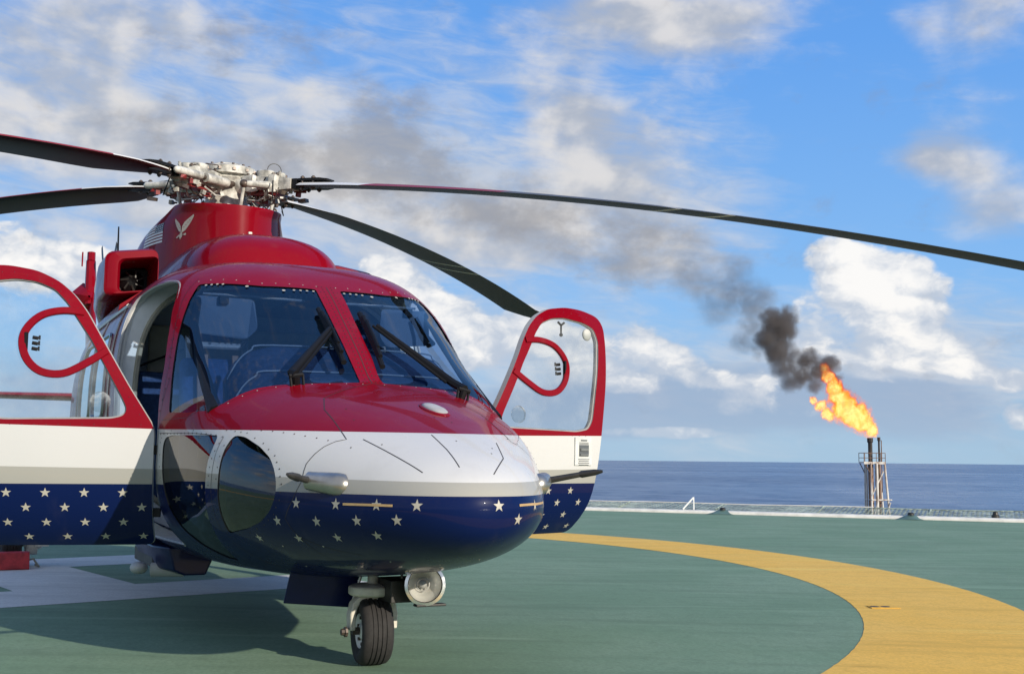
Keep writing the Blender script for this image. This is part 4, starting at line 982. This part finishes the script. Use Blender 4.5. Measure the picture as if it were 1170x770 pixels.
        m, t = new_mat('rotor_blade'); oc = t.n('ShaderNodeTexCoord').outputs['Object']; bx_, by_, bz_ = t.sep(oc)
        nz_ = t.noise(t.vm('MULTIPLY', oc, (1, 8, 8)), 3, 5, .6)
        dark = t.mix(t.mr(nz_, .35, .7), (.006, .006, .0075), (.014, .014, .016))
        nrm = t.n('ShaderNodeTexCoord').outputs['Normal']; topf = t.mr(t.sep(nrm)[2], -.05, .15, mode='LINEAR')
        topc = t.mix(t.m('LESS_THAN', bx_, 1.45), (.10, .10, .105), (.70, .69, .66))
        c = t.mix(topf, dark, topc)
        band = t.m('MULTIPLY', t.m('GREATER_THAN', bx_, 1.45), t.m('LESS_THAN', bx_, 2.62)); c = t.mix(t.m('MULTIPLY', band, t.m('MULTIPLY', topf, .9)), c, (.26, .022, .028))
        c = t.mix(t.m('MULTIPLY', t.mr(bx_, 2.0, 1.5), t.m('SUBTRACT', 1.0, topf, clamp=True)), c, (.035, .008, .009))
        for r0 in (3.62, 3.98):
            sk = t.m('MULTIPLY_ADD', by_, .9, bx_); c = t.mix(t.m('MULTIPLY', t.m('GREATER_THAN', sk, r0), t.m('LESS_THAN', sk, r0 + .045)), c, (.55, .54, .52))
        finish(t, principled(t, c, .5, 0, 0, .22).outputs[0]); MT['blade'] = m
        BLADE_ME = mb.mesh('rotor_blade', ['blade']); BLADE_ME.polygons.foreach_set('use_smooth', [True] * len(BLADE_ME.polygons)); BLADE_ME.set_sharp_from_angle(angle=R(40))
    a_ = bpy.data.objects.new('rotor_arm', ARM); COL.objects.link(a_); a_.parent = rh; a_.matrix_world = FR
    b_ = bpy.data.objects.new('rotor_blade', BLADE_ME); COL.objects.link(b_); b_.parent = heli; b_.matrix_world = FR

# --- wipers, beacon, pitot tubes
for sg in (-1, 1):
    def wp(x, y, z, lift):
        c_, n_ = skin((x, sg * abs(y), z)); return c_ + n_ * lift
    if sg < 0: P0, P1, P2, B0, B1 = (-.09, .41, 1.43), (-.123, .425, 1.435), (-.439, .135, 1.713), (-.659, .131, 1.874), (-.215, .118, 1.54)
    else: P0, P1, P2, B0, B1 = (.012, .477, 1.373), (-.10, .455, 1.42), (-.489, .155, 1.749), (-.643, .111, 1.863), (-.197, .094, 1.522)
    mb = MB(); a0, a1, a2 = wp(*P0, .01), wp(*P1, .05), wp(*P2, .055)
    mb.tube([wp(*P0, -.01), wp(*P0, .045)], .022, 10); mb.tube([wp(*P0, .05), a1, a1.lerp(a2, .5), a2], [.026, .024, .019, .014], 8)
    for dd in (-.035, .03): mb.tube([wp(P0[0] + .02, abs(P0[1]) + dd, P0[2] - .01, -.01), wp(P0[0] - .005, abs(P0[1]) + dd, P0[2], .05)], .008, 6)
    mb.tube([wp(P0[0], abs(P0[1]) - .035, P0[2], .048), wp(P0[0], abs(P0[1]) + .035, P0[2], .048)], .012, 8)
    off_ = Vector((0, sg * -.025, 0)); mb.tube([a1 + off_ * 1.5, a2 + off_], .009, 6)
    w_ = mb.build('wiper', 'black', heli)
    mb = MB(); b0, b1 = wp(*B0, .028), wp(*B1, .028); L = [b0.lerp(b1, k / 8) for k in range(9)]; L = [skin(p)[0] + skin(p)[1] * .022 for p in L]
    mb.tube(L, .016, 8); mb.tube([p + skin(p)[1] * .020 for p in L[1:8]], .013, 8); mb.tube([p + skin(p)[1] * .034 for p in L[2:7]], .009, 6)
    mb.build('wiper_blade', 'black', w_)
    # pitot tube: pale barrel on the nose side, mast and flat head
    mb = MB(); b0, n_ = skin((.888, sg * .502, .935)); out_ = Vector((-.50, sg * .86, .10)).normalized()
    q0 = Vector((.905, sg * .47, .925)); q1 = Vector((.735, sg * .590, .948))
    dr = (Vector((.72, sg * .62, .95)) - Vector((.93, sg * .46, .925))).normalized()
    base = Vector((.90, sg * .475, .93))
    mb.lathe([(-.045, .001), (-.035, .03), (-.01, .049), (.03, .052), (.165, .041), (.180, .041), (.184, .035), (.15, .030), (.14, .001)], base, dr, 24)
    pt = mb.build('pitot_tube', 'metal', heli, 50)
    mb = MB(); m0 = base + dr * .16; m1 = base + dr * .17 + (Vector((.06, -.075, .015)) if sg < 0 else Vector((.11, .15, .035))); m2 = m1 + Vector((.05, sg * .045, .010))
    mb.tube([m0, m1], [.017, .013], 10); mb.tube([m1 - (m2 - m1) * .3, m1, m2, m2 + (m2 - m1) * .55], [.010, .018, .015, .007], 10); mb.build('pitot_mast', 'darkmetal', pt)
mb = MB(); c_, n_ = skin((.50, .115, 1.285)); fx = Vector((.95, .25, -.3)); fx = (fx - n_ * fx.dot(n_)).normalized(); fy = n_.cross(fx)
vs = []; prof = [(.0, 1.0), (.010, .98), (.018, .80), (.022, .45), (.023, .0)]
for h_, k_ in prof:
    for k in range(20):
        a = 2 * math.pi * k / 20; vs.append(c_ + n_ * h_ + fx * (.085 * k_ * math.copysign(abs(math.cos(a)) ** .8, math.cos(a))) + fy * (.045 * k_ * math.copysign(abs(math.sin(a)) ** .8, math.sin(a))))
mb.add(vs, [(i * 20 + k, i * 20 + (k + 1) % 20, (i + 1) * 20 + (k + 1) % 20, (i + 1) * 20 + k) for i in range(len(prof) - 1) for k in range(20)]); mb.build('beacon_light', 'piping', heli, 50)
mb = MB(); vs = []
for h_, k_ in ((-.005, 1.25), (.004, 1.22), (.007, 1.02)):
    for k in range(20):
        a = 2 * math.pi * k / 20; vs.append(c_ + n_ * h_ + fx * (.085 * k_ * math.cos(a)) + fy * (.047 * k_ * math.sin(a)))
mb.add(vs, [(i * 20 + k, i * 20 + (k + 1) % 20, (i + 1) * 20 + (k + 1) % 20, (i + 1) * 20 + k) for i in range(2) for k in range(20)]); mb.build('beacon_base', 'red', heli, 50)

# --- nose gear
mb = MB(); mb.tube([(.0, 0, .40), (.0, 0, .52)], .028, 14); mb.lathe([(0, .11), (.008, .125), (.045, .125), (.055, .10), (.06, .03)], (.0, 0, .35), (0, 0, 1), 26)
mb.loft([[Vector((.0 + dx_, y_, z_)) for dx_, y_, z_ in ((-.035, y0, z0), (.035, y0, z0), (.035, y1, z1), (-.035, y1, z1))] for y0, z0, y1, z1 in ((-.125, .18, -.100, .18), (-.128, .26, -.098, .26), (-.115, .315, -.088, .295), (-.08, .352, -.065, .322), (0, .362, 0, .328), (.08, .352, .065, .322), (.115, .315, .088, .295), (.128, .26, .098, .26), (.125, .18, .100, .18))])
mb.box((.04, 0, .335), (.02, .03, .03))
ng = mb.build('nose_gear', 'cream', heli, 40, .006)
def tyre(c, r, w, name_parent, groov=True, steer=0.0):
    c = Vector(c); ax = Vector((math.sin(steer), math.cos(steer), 0)) * -1
    mb = MB(); prof = []; hw = w / 2
    prof = [(-hw * .72, r * .50), (-hw * .92, r * .62), (-hw, r * .76), (-hw * .93, r * .90), (-hw * .78, r * .965), (-hw * .60, r * .985)]
    for g in (-.42, -.14, .14, .42):
        prof += [(hw * (g - .05), r * (1 - .018 * abs(g))), (hw * (g - .03), r * .965), (hw * (g + .03), r * .965), (hw * (g + .05), r * (1 - .018 * abs(g)))]
    prof += [(hw * .60, r * .985), (hw * .78, r * .965), (hw * .93, r * .90), (hw, r * .76), (hw * .92, r * .62), (hw * .72, r * .50)]
    mb.lathe(prof, c, ax, 48); mb.build('tyre', 'rubber', name_parent, 50)
    mb = MB()
    for s_ in (-1, 1):
        mb.lathe([(s_ * hw * .70, r * .52), (s_ * hw * .82, r * .50), (s_ * hw * .60, r * .44), (s_ * hw * .45, r * .34), (s_ * hw * .75, r * .20), (s_ * hw * .80, r * .10), (s_ * hw * .80, 0)], c, ax, 24)
    mb.build('rim', 'white', name_parent, 35)
    mb = MB()
    for s_ in (-1, 1):
        e1 = ax.orthogonal().normalized(); e2 = ax.cross(e1)
        for k in range(6): a = k * math.pi / 3; mb.lathe([(0, r * .05), (s_ * .012, r * .05), (s_ * .013, 0)], c + ax * s_ * hw * .60 + (e1 * math.cos(a) + e2 * math.sin(a)) * r * .38, ax, 6)
    mb.tube([c - ax * hw * 1.25, c + ax * hw * 1.25], .020, 10); mb.build('wheel_bolts', 'grease', name_parent)
tyre((0, 0, .172), .172, .165, ng, True, R(6))
mb = MB()
for y_ in (-.135,): mb.lathe([(0, .026), (.012, .026), (.014, .018), (.03, .016), (.031, 0)], (0, y_, .172), (0, math.copysign(1, y_), 0), 8)
mb.build('axle_nut', 'grease', ng)
# gear bay door, navy sheet hanging beside the leg
mb = MB(); mb.prism([(-.10, -.405, .475), (-.10, -.03, .46), (-.13, -.076, .275), (-.13, -.43, .312)], (-.02, .004, 0)); gd = mb.build('gear_door', 'navy', heli, 0, .004)
mb = MB(); mb.tube([(-.095, -.03, .44), (-.125, -.074, .28)], .007, 6); mb.build('door_edge', 'metal', gd)
# landing light
lc = Vector((.30, .162, .425)); ld = (Vector((.97, -.22, .06))).normalized(); mb = MB()
mb.lathe([(-.13, .02), (-.125, .06), (-.05, .088), (-.005, .096), (.012, .098), (.018, .092), (.014, .084)], lc, ld, 32)
ll = mb.build('landing_light', 'darkmetal', heli, 40)
mb = MB(); mb.lathe([(-.085, .012), (-.075, .03), (-.055, .050), (-.03, .068), (-.003, .082), (.008, .084)], lc, ld, 32); mb.build('reflector', 'reflector', ll, 60)
mb = MB(); mb.sphere(lc - ld * .055, .022, 8); mb.lathe([(-.05, .034), (-.046, .036), (-.044, .030)], lc, ld, 20); mb.build('bulb', 'piping', ll, 60)
mb = MB(); mb.lathe([(.010, .084), (.018, .060), (.022, .02), (.0225, .0)], lc, ld, 32); mb.build('lens', 'lens', ll, 60)
mb = MB(); mb.lathe([(.004, .097), (.010, .104), (.018, .103), (.020, .088), (.012, .086)], lc, ld, 32); mb.build('light_ring', 'chrome', ll, 40)
mb = MB(); mb.box(lc + Vector((-.06, .0, .095)), (.12, .10, .05)); mb.tube([lc + Vector((-.03, -.11, .03)), lc + Vector((-.03, -.11, .12))], .008, 6); mb.box(lc + Vector((.0, .03, -.10)), (.05, .16, .012)); mb.box((.10, .12, .385), (.22, .20, .11)); mb.build('light_bracket', 'darkmetal', ll, 0, .004)
# belly fittings seen under the starboard door
mb = MB(); mb.loft([[Vector((x_, -.60 + (y_ * k_), z_)) for y_, z_ in ((-.22, .50), (-.17, .36), (-.08, .33), (.10, .33), (.2, .5))] for x_, k_ in ((-2.6, .6), (-2.4, 1), (-1.7, 1), (-1.5, .7))]); bf = mb.build('belly_fairing', 'navy', heli, 30, .01)
mb = MB(); mb.box((-2.2, -.66, .40), (.7, .26, .10)); mb.build('belly_panel', 'darkmetal', bf, 0, .01)
mb = MB(); mb.sphere((-1.84, -.87, .355), .055, 8, 0, (1.5, 1.0, .7)); mb.tube([(-1.80, -.80, .345), (-1.72, -.62, .345)], .045, 10); mb.build('belly_light', 'interior', bf, 50)
# main gear
for sg in (-1, 1):
    mb = MB(); yw = sg * 1.34; xw = -6.25
    mb.tube([(xw, sg * 1.12, .19), (xw + .30, sg * .84, .72), (xw + .62, sg * .58, 1.15)], [.06, .075, .09], 12); mb.tube([(xw + .05, sg * 1.06, .34), (xw + .85, sg * .78, .55), (xw + 1.2, sg * .70, .80)], .026, 8)
    mb.lathe([(-.05, .10), (.05, .10), (.06, .05)], (xw, sg * 1.16, .20), (0, sg, 0), 18); mb.box((xw + .16, sg * 1.08, .27), (.10, .12, .16))
    mg = mb.build('main_gear', 'cream', heli, 40, .005)
    tyre((xw, yw, .20), .20, .18, mg)
for o in bpy.data.objects:
    if o.parent is not None and o.parent.type == 'MESH' and not o.parent.name.startswith('cockpit_door') and not o.name.startswith('rotor_arm'): o.matrix_parent_inverse = Matrix.Identity(4)

# ================================================================== ON AND AROUND THE DECK
# wheel chock
mb = MB()
mb.prism(fillet([(-5.80, -1.80, .004), (-6.02, -1.80, .004), (-5.97, -1.80, .16), (-5.86, -1.80, .16)], .02, 3), (0, .60, 0))
ch = mb.build('wheel_chock', 'chock', None, 40, .008)
tag(ch, 'scuffed red wheel chock on the deck in front of the main wheel', 'wheel chock')
mb = MB()
mb.tube([(-5.91, -1.212, .08), (-5.91, -1.16, .09), (-5.95, -1.12, .03), (-6.05, -1.10, .012), (-6.2, -1.12, .012)], .010, 6); mb.build('rope', 'beige', ch)
# recessed tie-down in the yellow ring
mb = MB(); tc = Vector((-.735, 4.145, .004)); rot = Matrix((vR, vF, vU)).transposed()
mb.box(tc + vR * .06 + Vector((0, 0, .0015)), (.21, .13, .006), rot, 0)
td = mb.build('tie_down_point', 'deck_yellow', None, 0, .004); tag(td, 'yellow tie-down point with two dark slots set in the yellow ring', 'tie-down')
mb = MB()
for s_ in (-.035, .045): mb.lathe([(0, .001), (0, .034)], tc + vR * (s_ + .03) + Vector((0, 0, .006)), (0, 0, 1), 16)
mb.build('slot', 'seam', td, 0)
# white gutter along the edge of the deck
mb = MB(); mb.prism([ep(-26, 0.02 + .10 - .10 * math.cos(math.pi * k / 10), .005 + .062 * math.sin(math.pi * k / 10)) for k in range(11)] + [ep(-26, .22, -.12), ep(-26, .02, -.12)], eu * 56)
gt = mb.build('deck_edge_gutter', 'gutter', None, 30); tag(gt, 'white gutter rail along the far edge of the green deck', 'deck edge')
# safety net outside the edge
snt = empty('safety_net', ep(0, .9, 0), 'pale wire safety net reaching out over the sea beyond the deck edge', 'safety net')
inv = Matrix.Translation(-snt.location)
def relto(mb): mb.xform(inv)
m = simple('net_wire', (.30, .36, .30), .6, vary=.5, scale=4); MT['net'] = m
def npt(s, o): return ep(s, .28 + o, .0 + .085 * o + .004 * math.sin(s * 1.7) * o)
mb = MB(); s_ = -26.0
while s_ < 29:
    for sl in (1.35, -1.35):
        a_, b_ = npt(s_, 0), npt(s_ + sl, 1.5); mb.tube([a_, b_], .0055, 3, 0, False)
    s_ += .17
relto(mb); mb.build('net_mesh', 'net', snt, 0)
mb = MB()
mb.tube([npt(s, 1.52) + Vector((0, 0, .012)) for s in np.linspace(-26, 5.2, 40)], .012, 6); relto(mb); mb.build('frame_rail', 'gutter', snt)
mb = MB(); mb.tube([npt(s, 1.52) for s in np.linspace(5.2, 30, 30)], .013, 6); relto(mb); mb.build('frame_rail', 'net', snt)
mb = MB()
for k in range(-13, 15): mb.tube([npt(k * 2.1, -.1) - Vector((0, 0, .05)), npt(k * 2.1, 1.52)], .022, 6)
relto(mb); mb.build('frame_arm', 'net', snt)
# bits standing on the edge
def edge_at(x, y): p = Vector((x, y, 0)) - EA; return p.dot(eu)
s0 = edge_at(-14.3, 12.35)
mb = MB(); b = ep(s0 - .02, .12, .11); mb.tube([b - vR * .02 - Vector((0, 0, .03)), b + vR * .19 + Vector((0, 0, .20))], .018, 6); mb.tube([b + vR * .195 + Vector((0, 0, .21)), b + vR * .20 - Vector((0, 0, .04))], .014, 6)
o = mb.build('edge_bracket', 'white'); tag(o, 'small white triangular bracket standing on the deck edge gutter', 'bracket')
MT['hood'] = simple('hood_green', (.10, .17, .13), .6, vary=.3, scale=6)
for i, (x, y, lb) in enumerate(((-14.0, 13.2, 'dark green light hood on the deck edge nearer the helicopter'), (-11.15, 15.35, 'dark green light hood on the deck edge near the flare tower'))):
    c0 = ep(edge_at(x, y), -.02, 0); mb = MB()
    mb.loft([[c0 + eu * (a * w_ * .8) + en * o_ + Vector((0, 0, z_)) for a in (-1,)] + [c0 + eu * (-.4 * w_) + en * o_ + Vector((0, 0, z_ + h_)), c0 + eu * (.4 * w_) + en * o_ + Vector((0, 0, z_ + h_)), c0 + eu * (.8 * w_) + en * o_ + Vector((0, 0, z_))] for w_, o_, z_, h_ in ((.36, -.20, .003, .006), (.30, -.06, .003, .042), (.24, .10, .003, .070), (.20, .24, .003, .070))])
    o = mb.build('edge_light_hood', 'hood', None, 30, .006); tag(o, lb, 'light hood', 'light hoods on the deck edge')
    mb = MB(); mb.lathe([(0, .06), (.03, .06), (.05, .04), (.055, 0)], c0 + en * .10 + Vector((0, 0, .08)), (0, 0, 1), 12); mb.build('lamp', 'darkmetal', o)
c0 = ep(edge_at(-10.3, 16.0) + .4, .30, .06); mb = MB(); mb.lathe([(0, .07), (.05, .07), (.06, .05), (.10, .045), (.12, .03), (.125, 0)], c0, (0, 0, 1), 12); o = mb.build('edge_lamp', 'darkmetal'); tag(o, 'small dark lamp at the deck edge right of the flare tower', 'deck lamp')

# ================================================================== FLARE TOWER
TO = Vector((-84.34, 85.95, 0)) - vR * .46
def tp(r_, d, z): return TO + vR * r_ + vF * d + Vector((0, 0, z))
tw = empty('flare_tower', tp(.4, 0, -27), 'white and rust stained flare tower with two stacks and a railed platform', 'flare tower')
inv = Matrix.Translation(-tw.location)
MT['rust'] = simple('rusty_steel', (.17, .10, .062), .7, vary=.5, scale=1.2)
m, t = new_mat('stained_white'); oc = t.n('ShaderNodeTexCoord').outputs['Object']
st = t.noise(t.vm('MULTIPLY', oc, (2, 2, .35)), 1.2, 5, .65)
finish(t, principled(t, t.mix(t.mr(st, .44, .66, 0, .85), (.62, .59, .52), (.22, .11, .06)), .55).outputs[0]); MT['stained'] = m
MT['soot'] = simple('sooty_steel', (.025, .02, .018), .7, vary=.5, scale=1.5)
def tb(name, items, mat, n=10):
    for pts, r_ in items:
        mb = MB(); mb.tube(pts, r_, n); mb.xform(inv); mb.build(name, mat, tw)
tb('flare_stack', [([tp(-.18, 0, -27), tp(-.18, 0, 1.0)], .27)], 'rust'); tb('riser_pipe', [([tp(.42, .1, -27), tp(.42, .1, 1.0)], .12), ([tp(-.50, .4, -27), tp(-.50, .4, 1.0)], .10)], 'stained'); tb('stack_tip', [([tp(-.18, 0, 1.0), tp(-.18, 0, 3.1), tp(-.18, 0, 3.2), tp(-.18, 0, 3.62)], [.22, .22, .30, .30])], 'soot')
tb('flare_stack', [([tp(.80, .2, -27), tp(.80, .2, 1.0)], .13)], 'rust'); tb('stack_tip', [([tp(.80, .2, 1.0), tp(.80, .2, 3.3), tp(.80, .2, 3.35), tp(.80, .2, 3.7)], [.10, .10, .16, .16])], 'soot'); tb('pilot_pipe', [([tp(1.08, .3, -2), tp(1.08, .3, 3.4)], .05)], 'rust', 6)
tb('leg', [([tp(-.48 - .3 * .0, -1.0, -27), tp(-.42, -.9, 1.0)], .10), ([tp(.20, -1.15, -27), tp(.14, -1.0, 1.0)], .13), ([tp(3.0, -1.0, -27), tp(1.02, -.8, 1.0)], .11)], 'stained')
tb('leg', [([tp(-.60, 1.1, -27), tp(-.50, .9, 1.0)], .09), ([tp(2.9, 1.1, -27), tp(.95, .8, 1.0)], .10)], 'stained')
tb('brace', [([tp(-.47, -1.0, -2.75), tp(1.60, -1.0, -2.75)], .075), ([tp(-.40, -1.0, -2.3), tp(.85, -1.0, .2)], .06), ([tp(-.47, -1.0, -2.75), tp(-.55, 1.0, -2.75)], .06), ([tp(1.6, -1.0, -2.75), tp(1.5, 1.0, -2.75)], .06), ([tp(.2, -1.1, -2.75), tp(-.5, -1.0, -5.5)], .06)], 'stained', 8)
for zz in (-8, -13.5, -19, -24):
    tb('brace', [([tp(-.5, -1.0, zz), tp(1.3 + .062 * -zz, -1.0, zz)], .075), ([tp(-.5, -1.0, zz), tp(1.3 + .062 * -(zz + 5), -1.0, zz + 5)], .06)], 'stained', 8)
mb = MB(); mb.box(tp(-.02, 0, 1.08), (2.25, 1.8, .14), rot); mb.box(tp(-.02, -.88, 1.02), (2.25, .08, .24), rot); mb.xform(inv); mb.build('platform', 'stained', tw, 0)
tb('platform_strut', [([tp(-1.05, -.8, 1.0), tp(-.46, -.9, -.1)], .05), ([tp(-1.05, .8, 1.0), tp(-.5, .9, -.1)], .05)], 'rust', 6)
mb = MB(); cs = [(-1.12, -.88), (-.5, -.88), (.15, -.88), (.62, -.88), (1.08, -.88), (1.08, .88), (.15, .88), (-.5, .88), (-1.12, .88)]
for r_, d in cs: mb.tube([tp(r_, d, 1.1), tp(r_, d, 2.05)], .032, 6)
for zz in (1.55, 2.05): mb.tube([tp(r_, d, zz) for r_, d in cs + cs[:1]], .030, 6)
mb.xform(inv); mb.build('railing', 'rust', tw)

# ---- flame and smoke: volumes inside lumpy hulls
KP = .0916
def fp(u, v, d=0.0): return tp((u - 996) * KP, d, 3.64 - (v - 500) * .0913)
def hull(blob, grow, vox):
    mb = MB()
    for c, r_ in blob: mb.sphere(c, r_ * grow, 8)
    me = bpy.data.meshes.new('h'); me.from_pydata(mb.v, [], mb.f)
    bm = bmesh.new(); bm.from_mesh(me); bmesh.ops.remove_doubles(bm, verts=bm.verts, dist=1e-4); bmesh.ops.recalc_face_normals(bm, faces=bm.faces); bm.to_mesh(me); bm.free()
    o = bpy.data.objects.new('h', me); COL.objects.link(o); rm = o.modifiers.new('r', 'REMESH'); rm.mode = 'VOXEL'; rm.voxel_size = vox
    dg = bpy.context.evaluated_depsgraph_get(); me2 = bpy.data.meshes.new_from_object(o.evaluated_get(dg)); bpy.data.objects.remove(o); return me2
def field(t, pos, blob):
    acc = None
    for c, r_, w in blob:
        d = t.vm('DISTANCE', pos, tuple(c)); v = t.mr(d, r_, r_ * .30, 0, w)
        acc = v if acc is None else t.m('MAXIMUM', acc, v)
    return acc
FL = [(1000, 498, 3.5, 0), (996, 492, 8, 0), (988, 484, 12, .2), (978, 475, 16, -.2), (968, 466, 17, .2), (961, 455, 14, 0), (954, 443, 11, -.2), (948, 431, 9, .2), (944, 421, 6, 0), (938, 464, 7, -.3), (947, 474, 9, .1), (931, 457, 5, 0), (984, 468, 9, .2)]
fb = [(fp(u, v, d), r_ * KP * 1.18) for u, v, r_, d in FL]
m, t = new_mat('flame'); pos = t.n('ShaderNodeNewGeometry').outputs['Position']
wn = t.n('ShaderNodeTexNoise'); t.link(pos, wn.inputs['Vector']); wn.inputs['Scale'].default_value = .9; wn.inputs['Detail'].default_value = 4; wn.inputs['Roughness'].default_value = .6
pw = t.vm('MULTIPLY_ADD', t.vm('SUBTRACT', wn.outputs['Color'], (.5, .5, .5)), (1.3, 1.3, 1.3), pos)
fl = field(t, pw, [(c, r_, 1.0) for c, r_ in fb])
n1 = t.noise(t.vm('MULTIPLY', pw, (1, 1, .8)), 1.5, 6, .62, .5)
n2 = t.noise(t.vm('MULTIPLY', pw, (1, 1, .7)), 3.0, 4, .6, .8)
zz = t.sep(pos)[2]
ff = t.m('ADD', fl, t.m('ADD', t.m('MULTIPLY', t.m('SUBTRACT', n1, .5), 1.6), t.m('MULTIPLY', t.m('SUBTRACT', n2, .5), .5)))
den = t.m('MULTIPLY', t.mr(ff, .04, .62), t.mr(n2, .32, .56, .30, 1.0))
hot = t.m('SUBTRACT', t.m('ADD', t.m('MULTIPLY', ff, .95), t.m('MULTIPLY', t.m('SUBTRACT', n1, .5), .9)), t.mr(zz, 6.0, 10.8, 0, .42, 'LINEAR'))
colf = t.ramp(hot, [(.0, (.30, .02, .002)), (.14, (.80, .09, .008)), (.30, (1.0, .24, .018)), (.50, (1.0, .50, .07)), (.72, (1.0, .72, .24))])
em = t.n('ShaderNodeEmission'); t.link(colf, em.inputs[0]); t.link(t.m('MULTIPLY', den, 3.0 * 1.5), em.inputs[1])
ab = t.n('ShaderNodeVolumeAbsorption'); ab.inputs[0].default_value = (0, 0, 0, 1); t.link(t.m('MULTIPLY', den, 3.0), ab.inputs[1])
ad = t.n('ShaderNodeAddShader'); t.link(em.outputs[0], ad.inputs[0]); t.link(ab.outputs[0], ad.inputs[1]); finish(t, None, ad.outputs[0])
me = hull(fb, 1.12, .18); me.materials.append(m); o = link('flame', me, None, 0); tag(o, 'orange and yellow gas flame blowing from the top of the flare tower', 'flame')
SM = [(951, 416, 11, .9), (960, 432, 5, .8), (938, 424, 12, 1.0), (926, 412, 13, 1.0), (918, 430, 12, .75), (905, 437, 14, .45), (932, 440, 10, .45), (898, 420, 15, .55), (906, 408, 12, .5), (890, 400, 17, .95), (880, 387, 16, 1.0), (893, 375, 19, 1.0), (900, 365, 15, .75), (884, 365, 14, .8),
      (868, 400, 12, .16), (850, 392, 16, .11), (860, 372, 18, .10), (865, 345, 26, .10), (842, 335, 28, .085), (822, 352, 24, .065), (846, 312, 22, .055), (812, 330, 24, .05), (790, 312, 26, .035)]
sb = [(fp(u, v, .15 * math.sin(u)), r_ * KP * 1.30, w) for u, v, r_, w in SM]
m, t = new_mat('flare_smoke'); pos = t.n('ShaderNodeNewGeometry').outputs['Position']
wn = t.n('ShaderNodeTexNoise'); t.link(pos, wn.inputs['Vector']); wn.inputs['Scale'].default_value = .75; wn.inputs['Detail'].default_value = 5; wn.inputs['Roughness'].default_value = .6
pw = t.vm('MULTIPLY_ADD', t.vm('SUBTRACT', wn.outputs['Color'], (.5, .5, .5)), (2.0, 2.0, 2.0), pos)
fl = field(t, pw, sb); n1 = t.noise(pw, 1.0, 5, .6)
den = t.m('MULTIPLY', t.m('MULTIPLY', fl, t.mr(n1, .25, .60)), 3.2)
pv = t.n('ShaderNodeVolumePrincipled'); pv.inputs['Color'].default_value = (.30, .27, .25, 1); t.link(den, pv.inputs['Density']); pv.inputs['Anisotropy'].default_value = .2
finish(t, None, pv.outputs[0])
me = hull([(c, r_) for c, r_, w in sb], 1.12, .3); me.materials.append(m); o = link('flare_smoke', me, None, 0); tag(o, 'dark grey smoke plume rolling away from the flare flame', 'smoke', kind='stuff')
